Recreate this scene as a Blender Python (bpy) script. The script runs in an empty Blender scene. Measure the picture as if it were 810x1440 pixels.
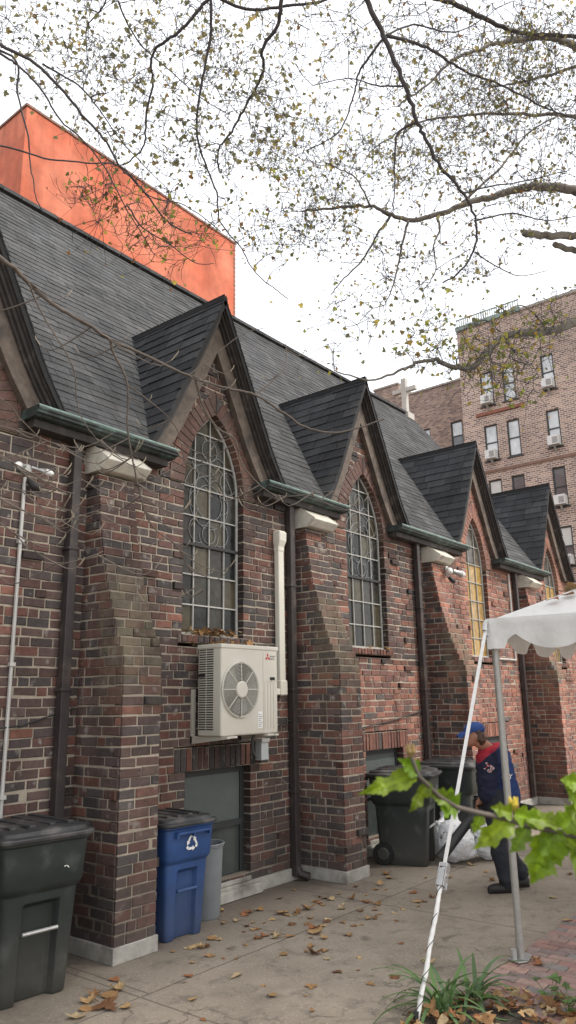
import bpy, math, random
import numpy as np
from mathutils import Vector, Matrix, kdtree
from math import sin, cos, pi, sqrt, radians

SC = bpy.context.scene
COL = SC.collection
rnd = random.Random(11)

# ------------------------------------------------------------------ helpers
class MB:
    def __init__(s):
        s.v = []; s.f = []; s.c = []
    def add(s, vs, fs, col=(1, 1, 1)):
        o = len(s.v); s.v.extend([tuple(p) for p in vs])
        for f in fs:
            s.f.append([i + o for i in f]); s.c.append(col)
    def box(s, a, b, col=(1, 1, 1), fn=None):
        (x0, y0, z0), (x1, y1, z1) = a, b
        vs = [(x0,y0,z0),(x1,y0,z0),(x1,y1,z0),(x0,y1,z0),(x0,y0,z1),(x1,y0,z1),(x1,y1,z1),(x0,y1,z1)]
        if fn: vs = [fn(*p) for p in vs]
        s.add(vs, [(0,3,2,1),(4,5,6,7),(0,1,5,4),(1,2,6,5),(2,3,7,6),(3,0,4,7)], col)
    def tube(s, pts, r, n=8, col=(1, 1, 1), cap=True):
        pts = [Vector(p) for p in pts]
        if not hasattr(r, '__len__'): r = [r] * len(pts)
        rings = []; ref = None
        for i, p in enumerate(pts):
            t = (pts[min(i+1, len(pts)-1)] - pts[max(i-1, 0)])
            if t.length < 1e-9: t = Vector((0, 0, 1))
            t.normalize()
            if ref is None: ref = Vector((0, 0, 1)) if abs(t.z) < .9 else Vector((1, 0, 0))
            a = t.cross(ref)
            if a.length < 1e-6: a = t.orthogonal()
            a.normalize(); b = t.cross(a); ref = -b if False else b.cross(t) * -1 if False else ref
            rings.append([p + (a * cos(2*pi*k/n) + b * sin(2*pi*k/n)) * r[i] for k in range(n)])
        vs = [q for ring in rings for q in ring]; fs = []
        for i in range(len(pts)-1):
            for k in range(n):
                k2 = (k+1) % n
                fs.append((i*n+k, i*n+k2, (i+1)*n+k2, (i+1)*n+k))
        if cap:
            fs.append(tuple(range(n))[::-1]); fs.append(tuple((len(pts)-1)*n+k for k in range(n)))
        s.add(vs, fs, col)
    def loft(s, rings, col=(1, 1, 1), cap0=True, cap1=True):
        n = len(rings[0]); vs = [p for r in rings for p in r]; fs = []
        for i in range(len(rings)-1):
            for k in range(n):
                k2 = (k+1) % n
                fs.append((i*n+k, i*n+k2, (i+1)*n+k2, (i+1)*n+k))
        if cap0: fs.append(tuple(range(n))[::-1])
        if cap1: fs.append(tuple((len(rings)-1)*n+k for k in range(n)))
        s.add(vs, fs, col)
    def prism(s, poly, y0, y1, col=(1, 1, 1), fn=None):
        # polygon given in (x, z), extruded along y
        n = len(poly)
        vs = [(x, y0, z) for x, z in poly] + [(x, y1, z) for x, z in poly]
        if fn: vs = [fn(*p) for p in vs]
        fs = [tuple(range(n)), tuple(range(2*n-1, n-1, -1))]
        for k in range(n): fs.append((k, (k+1) % n, n+(k+1) % n, n+k))
        s.add(vs, fs, col)
    def build(s, name, mat, parent=None, smooth=False, origin=None, kind=None):
        m = bpy.data.meshes.new(name)
        if origin is None and parent is not None and parent.get('_w'):
            origin = parent.get('_w')
        v = np.array(s.v, dtype=float).reshape(-1, 3)
        if origin is not None: v = v - np.array(list(origin))
        m.from_pydata([tuple(p) for p in v], [], s.f)
        ca = m.attributes.new('Col', 'FLOAT_COLOR', 'FACE')
        buf = np.ones((len(s.f), 4), dtype=np.float32)
        if s.f: buf[:, :3] = np.array(s.c, dtype=np.float32)
        ca.data.foreach_set('color', buf.ravel())
        if smooth: m.polygons.foreach_set('use_smooth', [True]*len(m.polygons))
        m.update()
        if mat: m.materials.append(mat)
        o = bpy.data.objects.new(name, m); COL.objects.link(o)
        if parent is not None: o.parent = parent
        elif origin is not None: o.location = origin
        if kind: o['kind'] = kind
        return o

def tag(o, label=None, cat=None, group=None, kind=None):
    if label: o['label'] = label
    if cat: o['category'] = cat
    if group: o['group'] = group
    if kind: o['kind'] = kind
    return o

def empty(name, loc=(0, 0, 0), rz=0.0, world=True):
    """An Empty at the base of a thing.  world=True: its parts are given in world coordinates."""
    o = bpy.data.objects.new(name, None); COL.objects.link(o)
    o.location = loc; o.rotation_euler = (0, 0, rz); o.empty_display_size = .1
    if world: o['_w'] = list(loc)
    return o

def copy_tree(o, parent=None):
    c = o.copy(); COL.objects.link(c); c.parent = parent
    if parent is not None: c.matrix_parent_inverse = o.matrix_parent_inverse.copy()
    for ch in [x for x in COL.objects if x.parent == o]: copy_tree(ch, c)
    return c

def smoothed(o, lv=1):
    md = o.modifiers.new('sub', 'SUBSURF'); md.levels = lv; md.render_levels = lv
    return o
def bevel(o, w=.006, seg=2, ang=40):
    md = o.modifiers.new('bev', 'BEVEL'); md.width = w; md.segments = seg; md.limit_method = 'ANGLE'; md.angle_limit = radians(ang)
    return o
def autosmooth(o, ang=35):
    me = o.data
    me.polygons.foreach_set('use_smooth', [True]*len(me.polygons))
    try: me.set_sharp_from_angle(angle=radians(ang))
    except Exception: pass
    return o

def text_into(mb, s, size, fn, col=(1, 1, 1), bold=0.0):
    cu = bpy.data.curves.new('t', 'FONT'); cu.body = s; cu.size = size; cu.offset = bold; cu.resolution_u = 2
    cu.align_x = 'LEFT'
    ob = bpy.data.objects.new('t', cu); COL.objects.link(ob)
    bpy.context.view_layer.update()
    dg = bpy.context.evaluated_depsgraph_get()
    me = bpy.data.meshes.new_from_object(ob.evaluated_get(dg))
    mb.add([fn(v.co.x, v.co.y) for v in me.vertices], [tuple(p.vertices) for p in me.polygons], col)
    bpy.data.objects.remove(ob); bpy.data.curves.remove(cu); bpy.data.meshes.remove(me)

# ---------------------------------------------------------------- materials
def mat(name, base=(.5, .5, .5), rough=.7, attr=False, noise=.25, nscale=6.0, bump=.2, bscale=60.0, bdist=.004,
        metal=0.0, spec=.5, second=None, sscale=2.0, samt=.5, trans=0.0, detail=5.0, dirt=None, big=0.0, wear=0.0):
    m = bpy.data.materials.new(name); m.use_nodes = True
    nt = m.node_tree; N = nt.nodes; L = nt.links
    for n in list(N): N.remove(n)
    out = N.new('ShaderNodeOutputMaterial'); bs = N.new('ShaderNodeBsdfPrincipled')
    L.new(bs.outputs[0], out.inputs[0])
    bs.inputs['Roughness'].default_value = rough; bs.inputs['Metallic'].default_value = metal
    bs.inputs['Specular IOR Level'].default_value = spec
    geo = N.new('ShaderNodeNewGeometry')
    if attr:
        a = N.new('ShaderNodeAttribute'); a.attribute_name = 'Col'; col = a.outputs['Color']
        mx = N.new('ShaderNodeMix'); mx.data_type = 'RGBA'; mx.blend_type = 'MULTIPLY'; mx.inputs[0].default_value = 1
        L.new(col, mx.inputs[6]); mx.inputs[7].default_value = (*base, 1); col = mx.outputs[2]
    else:
        r = N.new('ShaderNodeRGB'); r.outputs[0].default_value = (*base, 1); col = r.outputs[0]
    if second:
        n2 = N.new('ShaderNodeTexNoise'); n2.inputs['Scale'].default_value = sscale; n2.inputs['Detail'].default_value = 6
        L.new(geo.outputs['Position'], n2.inputs['Vector'])
        rp = N.new('ShaderNodeMapRange'); rp.inputs[1].default_value = .62 - samt*.3; rp.inputs[2].default_value = .75 - samt*.2
        L.new(n2.outputs['Fac'], rp.inputs[0])
        mx = N.new('ShaderNodeMix'); mx.data_type = 'RGBA'
        L.new(rp.outputs[0], mx.inputs[0]); L.new(col, mx.inputs[6]); mx.inputs[7].default_value = (*second, 1); col = mx.outputs[2]
    if noise:
        n1 = N.new('ShaderNodeTexNoise'); n1.inputs['Scale'].default_value = nscale; n1.inputs['Detail'].default_value = detail
        n1.inputs['Roughness'].default_value = .65
        L.new(geo.outputs['Position'], n1.inputs['Vector'])
        mr = N.new('ShaderNodeMapRange'); mr.inputs[1].default_value = .25; mr.inputs[2].default_value = .75
        mr.inputs[3].default_value = 1-noise; mr.inputs[4].default_value = 1+noise
        L.new(n1.outputs['Fac'], mr.inputs[0])
        mx = N.new('ShaderNodeMix'); mx.data_type = 'RGBA'; mx.blend_type = 'MULTIPLY'; mx.inputs[0].default_value = 1
        cb = N.new('ShaderNodeCombineColor')
        for i in range(3): L.new(mr.outputs[0], cb.inputs[i])
        L.new(col, mx.inputs[6]); L.new(cb.outputs[0], mx.inputs[7]); col = mx.outputs[2]
    if big:
        nb = N.new('ShaderNodeTexNoise'); nb.inputs['Scale'].default_value = .9; nb.inputs['Detail'].default_value = 6
        mp = N.new('ShaderNodeMapping'); mp.inputs['Scale'].default_value = (1.3, 1.3, .6)
        L.new(geo.outputs['Position'], mp.inputs[0]); L.new(mp.outputs[0], nb.inputs['Vector'])
        mr = N.new('ShaderNodeMapRange'); mr.inputs[1].default_value = .33; mr.inputs[2].default_value = .67; mr.inputs[3].default_value = 1-big; mr.inputs[4].default_value = 1+big*.6
        L.new(nb.outputs['Fac'], mr.inputs[0])
        sc_ = N.new('ShaderNodeVectorMath'); sc_.operation = 'SCALE'; L.new(col, sc_.inputs[0]); L.new(mr.outputs[0], sc_.inputs['Scale']); col = sc_.outputs[0]
        ns = N.new('ShaderNodeTexNoise'); ns.inputs['Scale'].default_value = 1.0; ns.inputs['Detail'].default_value = 4
        mp = N.new('ShaderNodeMapping'); mp.inputs['Scale'].default_value = (5, 5, .45)
        L.new(geo.outputs['Position'], mp.inputs[0]); L.new(mp.outputs[0], ns.inputs['Vector'])
        mr = N.new('ShaderNodeMapRange'); mr.inputs[1].default_value = .38; mr.inputs[2].default_value = .62; mr.inputs[3].default_value = 1-big*.6; mr.inputs[4].default_value = 1.05
        L.new(ns.outputs['Fac'], mr.inputs[0])
        sc_ = N.new('ShaderNodeVectorMath'); sc_.operation = 'SCALE'; L.new(col, sc_.inputs[0]); L.new(mr.outputs[0], sc_.inputs['Scale']); col = sc_.outputs[0]
    if wear:   # lime and moss washed over the sloping shoulders of the buttresses
        sx = N.new('ShaderNodeSeparateXYZ'); L.new(geo.outputs['Position'], sx.inputs[0])
        def rg_(x, a, b, c, d):
            n = N.new('ShaderNodeMapRange'); L.new(x, n.inputs[0])
            for i, q in enumerate((a, b, c, d)): n.inputs[i+1].default_value = q
            return n.outputs[0]
        def mu(a, b):
            n = N.new('ShaderNodeMath'); n.operation = 'MULTIPLY'; L.new(a, n.inputs[0]); L.new(b, n.inputs[1]); return n.outputs[0]
        nw_ = N.new('ShaderNodeTexNoise'); nw_.inputs['Scale'].default_value = 5; nw_.inputs['Detail'].default_value = 7; nw_.inputs['Roughness'].default_value = .7; L.new(geo.outputs['Position'], nw_.inputs['Vector'])
        f_ = mu(mu(rg_(sx.outputs[2], 1.7, 2.3, 0, 1), rg_(sx.outputs[2], 2.75, 3.3, 1, 0)), mu(rg_(sx.outputs[1], -.30, -.22, 1, 0), rg_(nw_.outputs['Fac'], .40, .60, 0, wear)))
        mx = N.new('ShaderNodeMix'); mx.data_type = 'RGBA'; L.new(f_, mx.inputs[0]); L.new(col, mx.inputs[6]); mx.inputs[7].default_value = (.19, .162, .105, 1); col = mx.outputs[2]
    if dirt:   # (z0, z1, colour, amount): grime that fades upward
        sx = N.new('ShaderNodeSeparateXYZ'); L.new(geo.outputs['Position'], sx.inputs[0])
        nz = N.new('ShaderNodeTexNoise'); nz.inputs['Scale'].default_value = 3; nz.inputs['Detail'].default_value = 5
        L.new(geo.outputs['Position'], nz.inputs['Vector'])
        ad = N.new('ShaderNodeMath'); ad.operation = 'MULTIPLY_ADD'; ad.inputs[1].default_value = -.5*(dirt[1]-dirt[0])
        L.new(nz.outputs['Fac'], ad.inputs[0]); L.new(sx.outputs[2], ad.inputs[2])
        mr = N.new('ShaderNodeMapRange'); mr.inputs[1].default_value = dirt[0]; mr.inputs[2].default_value = dirt[1]
        mr.inputs[3].default_value = dirt[3]; mr.inputs[4].default_value = 0
        L.new(ad.outputs[0], mr.inputs[0])
        mx = N.new('ShaderNodeMix'); mx.data_type = 'RGBA'
        L.new(mr.outputs[0], mx.inputs[0]); L.new(col, mx.inputs[6]); mx.inputs[7].default_value = (*dirt[2], 1); col = mx.outputs[2]
    L.new(col, bs.inputs['Base Color'])
    if bump:
        n3 = N.new('ShaderNodeTexNoise'); n3.inputs['Scale'].default_value = bscale; n3.inputs['Detail'].default_value = 4
        L.new(geo.outputs['Position'], n3.inputs['Vector'])
        b = N.new('ShaderNodeBump'); b.inputs['Strength'].default_value = bump; b.inputs['Distance'].default_value = bdist
        L.new(n3.outputs['Fac'], b.inputs['Height']); L.new(b.outputs[0], bs.inputs['Normal'])
    if trans:
        tr = N.new('ShaderNodeBsdfTranslucent'); L.new(col, tr.inputs[0])
        ms = N.new('ShaderNodeMixShader'); ms.inputs[0].default_value = trans
        L.new(bs.outputs[0], ms.inputs[1]); L.new(tr.outputs[0], ms.inputs[2]); L.new(ms.outputs[0], out.inputs[0])
    m['bsdf'] = bs.name
    return m

M = {}
M['brick'] = mat('brick_face', (1, 1, 1), .88, attr=True, noise=.32, nscale=22, bump=.5, bscale=70, bdist=.006, second=(.30, .27, .24), sscale=9, samt=.05, big=.3, wear=.55, dirt=(.0, .7, (.055, .045, .04), .45))
M['mortar'] = mat('mortar', (.385, .332, .262), .95, noise=.4, nscale=5, bump=.4, bscale=120, big=.22, wear=.6, dirt=(.0, .8, (.12, .10, .08), .6))
M['mortar_side'] = M['mortar']
M['concrete'] = mat('cast_concrete', (.36, .345, .31), .9, noise=.25, nscale=9, bump=.3, bscale=90, second=(.17, .155, .135), sscale=3.0, samt=.4)
M['capstone'] = mat('cap_stone', (.60, .57, .49), .9, noise=.2, nscale=8, bump=.4, bscale=60, second=(.36, .335, .28), sscale=5, samt=.2)
M['shingle'] = mat('slate_shingle', (1, 1, 1), .95, attr=True, noise=.25, nscale=30, bump=.4, bscale=150, spec=.08, big=.18)
M['wood'] = mat('weathered_wood', (.125, .098, .078), .8, noise=.35, nscale=10, bump=.3, bscale=50, second=(.06, .047, .04), sscale=4, samt=.4)
M['wood_dark'] = mat('dark_moulding', (.040, .033, .030), .7, noise=.4, nscale=12, bump=.25, bscale=50, second=(.085, .07, .06), sscale=6, samt=.2)
M['copper'] = mat('patinated_copper', (.034, .044, .041), .65, noise=.4, nscale=14, bump=.2, second=(.085, .135, .118), sscale=7, samt=.35)
M['pipe'] = mat('brown_downspout', (.040, .032, .030), .55, noise=.3, nscale=8, bump=.15, second=(.09, .07, .06), sscale=5, samt=.2)
M['lead'] = mat('pale_lead_came', (.36, .355, .33), .6, noise=.2, nscale=20, bump=.1)
M['tracery'] = mat('grey_lead_tracery', (.24, .25, .25), .6, noise=.2, nscale=20, bump=.1)
M['darkiron'] = mat('dark_iron', (.025, .024, .024), .6, noise=.2, bump=.1)
M['glass'] = mat('leaded_glass', (1, 1, 1), .16, attr=True, noise=.45, nscale=9, bump=.25, bscale=9, bdist=.02, spec=.22)
M['pane'] = mat('basement_glass', (.055, .065, .062), .12, noise=.3, nscale=3, bump=.05, bscale=5, spec=.7)
M['blind'] = mat('window_mesh', (.10, .115, .11), .6, noise=.1, bump=0)
M['frame_dark'] = mat('dark_window_frame', (.03, .034, .034), .55, noise=.2, bump=.1)
M['stucco'] = mat('orange_stucco', (.50, .125, .064), .9, noise=.28, nscale=1.6, bump=.4, bscale=12, big=.13, second=(.56, .185, .11), sscale=.45, samt=.6)
M['cream'] = mat('cream_metal', (.63, .605, .52), .45, noise=.05, nscale=4, bump=.05, dirt=(1.5, 1.9, (.40, .37, .31), .35))
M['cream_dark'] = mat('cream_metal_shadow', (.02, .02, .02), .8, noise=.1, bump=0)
M['grille'] = mat('fan_grille', (.55, .53, .46), .45, noise=.05, bump=0)
M['fan'] = mat('fan_blade', (.14, .14, .135), .6, noise=.1, bump=0)
M['plastic_black'] = mat('dark_cart_plastic', (.017, .024, .022), .48, noise=.3, nscale=5, bump=.12, bscale=200, second=(.045, .052, .048), sscale=5, samt=.2, dirt=(0, .45, (.09, .08, .068), .4))
M['plastic_lid'] = mat('dusty_cart_lid', (.028, .029, .030), .5, noise=.35, nscale=6, bump=.12, bscale=200, second=(.095, .09, .085), sscale=5, samt=.45)
M['plastic_blue'] = mat('blue_cart_plastic', (.024, .068, .20), .45, noise=.22, nscale=5, bump=.1, bscale=200, second=(.04, .085, .20), sscale=4, samt=.3, dirt=(0, .45, (.06, .075, .12), .5))
M['plastic_grey'] = mat('grey_can_plastic', (.20, .215, .225), .5, noise=.15, nscale=5, bump=.1)
M['rubber'] = mat('black_rubber', (.014, .014, .014), .8, noise=.3, bump=.2)
M['white_paint'] = mat('white_print', (.78, .78, .76), .6, noise=.08, nscale=30, bump=0)
M['steel'] = mat('galvanised_steel', (.50, .50, .49), .42, metal=.75, noise=.18, nscale=18, bump=.1)
M['conduit'] = mat('grey_conduit', (.40, .40, .38), .5, metal=.3, noise=.15, bump=.05)
M['pole'] = mat('aluminium_pole', (.40, .385, .355), .5, metal=.55, noise=.12, nscale=25, bump=.05)
M['vinyl'] = mat('white_vinyl', (.76, .755, .73), .5, noise=.08, nscale=3, bump=.55, bscale=5, bdist=.03, trans=.18, second=(.62, .60, .55), sscale=2.5, samt=.1)
M['strap'] = mat('white_webbing', (.76, .75, .72), .75, noise=.1, nscale=30, bump=.2, bscale=200)
M['bag'] = mat('white_trash_bag', (.78, .79, .81), .35, noise=.08, bump=.9, bscale=14, bdist=.05, trans=.25)
M['skin'] = mat('skin', (.36, .17, .11), .55, noise=.15, nscale=25, bump=.1)
M['hair'] = mat('brown_hair', (.075, .042, .026), .6, noise=.5, nscale=60, bump=.8, bscale=90, bdist=.01)
M['navy'] = mat('navy_fleece', (.014, .022, .075), .85, noise=.25, nscale=12, bump=.5, bscale=14, bdist=.03)
M['red_cloth'] = mat('red_fleece', (.42, .018, .035), .85, noise=.2, nscale=12, bump=.4, bscale=14, bdist=.03)
M['cap'] = mat('blue_cap', (.02, .06, .22), .8, noise=.2, nscale=20, bump=.2)
M['jeans'] = mat('dark_trousers', (.018, .020, .027), .85, noise=.35, nscale=14, bump=.6, bscale=12, bdist=.03)
M['shoe'] = mat('black_shoe', (.016, .014, .013), .6, noise=.3, bump=.3)
M['bark_pale'] = mat('pale_plane_bark', (.21, .19, .165), .9, noise=.4, nscale=9, bump=.5, bscale=30, second=(.10, .085, .07), sscale=5, samt=.35)
M['bark_dark'] = mat('dark_bark', (.075, .068, .07), .9, noise=.3, nscale=14, bump=.4, bscale=40)
M['bark_bare'] = mat('grey_brown_bark', (.105, .085, .07), .85, attr=True, noise=.3, nscale=20, bump=.3, bscale=60)
M['twig_tip'] = mat('pale_twig_tip', (.30, .275, .21), .8, noise=.2, nscale=20, bump=.1)
M['leaf'] = mat('autumn_leaf', (1, 1, 1), .6, attr=True, noise=.3, nscale=18, bump=0, trans=.55, spec=.25)
M['leaf_green'] = mat('bright_green_leaf', (.21, .345, .02), .45, attr=True, noise=.25, nscale=25, bump=.3, bscale=90, trans=.45, spec=.4)
M['leaf_dry'] = mat('dry_fallen_leaf', (1, 1, 1), .8, attr=True, noise=.3, nscale=40, bump=.4, bscale=60, trans=.12, spec=.2)
M['soil'] = mat('bed_soil', (.055, .042, .032), .95, noise=.5, nscale=12, bump=.9, bscale=40, bdist=.02)
M['blade'] = mat('strap_leaf_green', (.12, .205, .06), .45, attr=True, noise=.25, nscale=12, bump=0, trans=.3)
M['paver'] = mat('clay_paver', (1, 1, 1), .85, attr=True, noise=.28, nscale=20, bump=.4, bscale=80, second=(.23, .20, .175), sscale=3, samt=.1)
M['roofdark'] = mat('roof_underlay', (.02, .02, .021), .9, noise=.2, bump=.1)
M['ac_window'] = mat('window_unit_metal', (.60, .60, .58), .5, noise=.08, bump=0)
M['cross_stone'] = mat('pale_cross_stone', (.44, .42, .38), .8, noise=.12, bump=.1)
M['red'] = mat('red_print', (.55, .02, .03), .6, noise=.05, bump=0)
M['grey_print'] = mat('grey_print', (.16, .16, .16), .6, noise=.05, bump=0)

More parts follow.
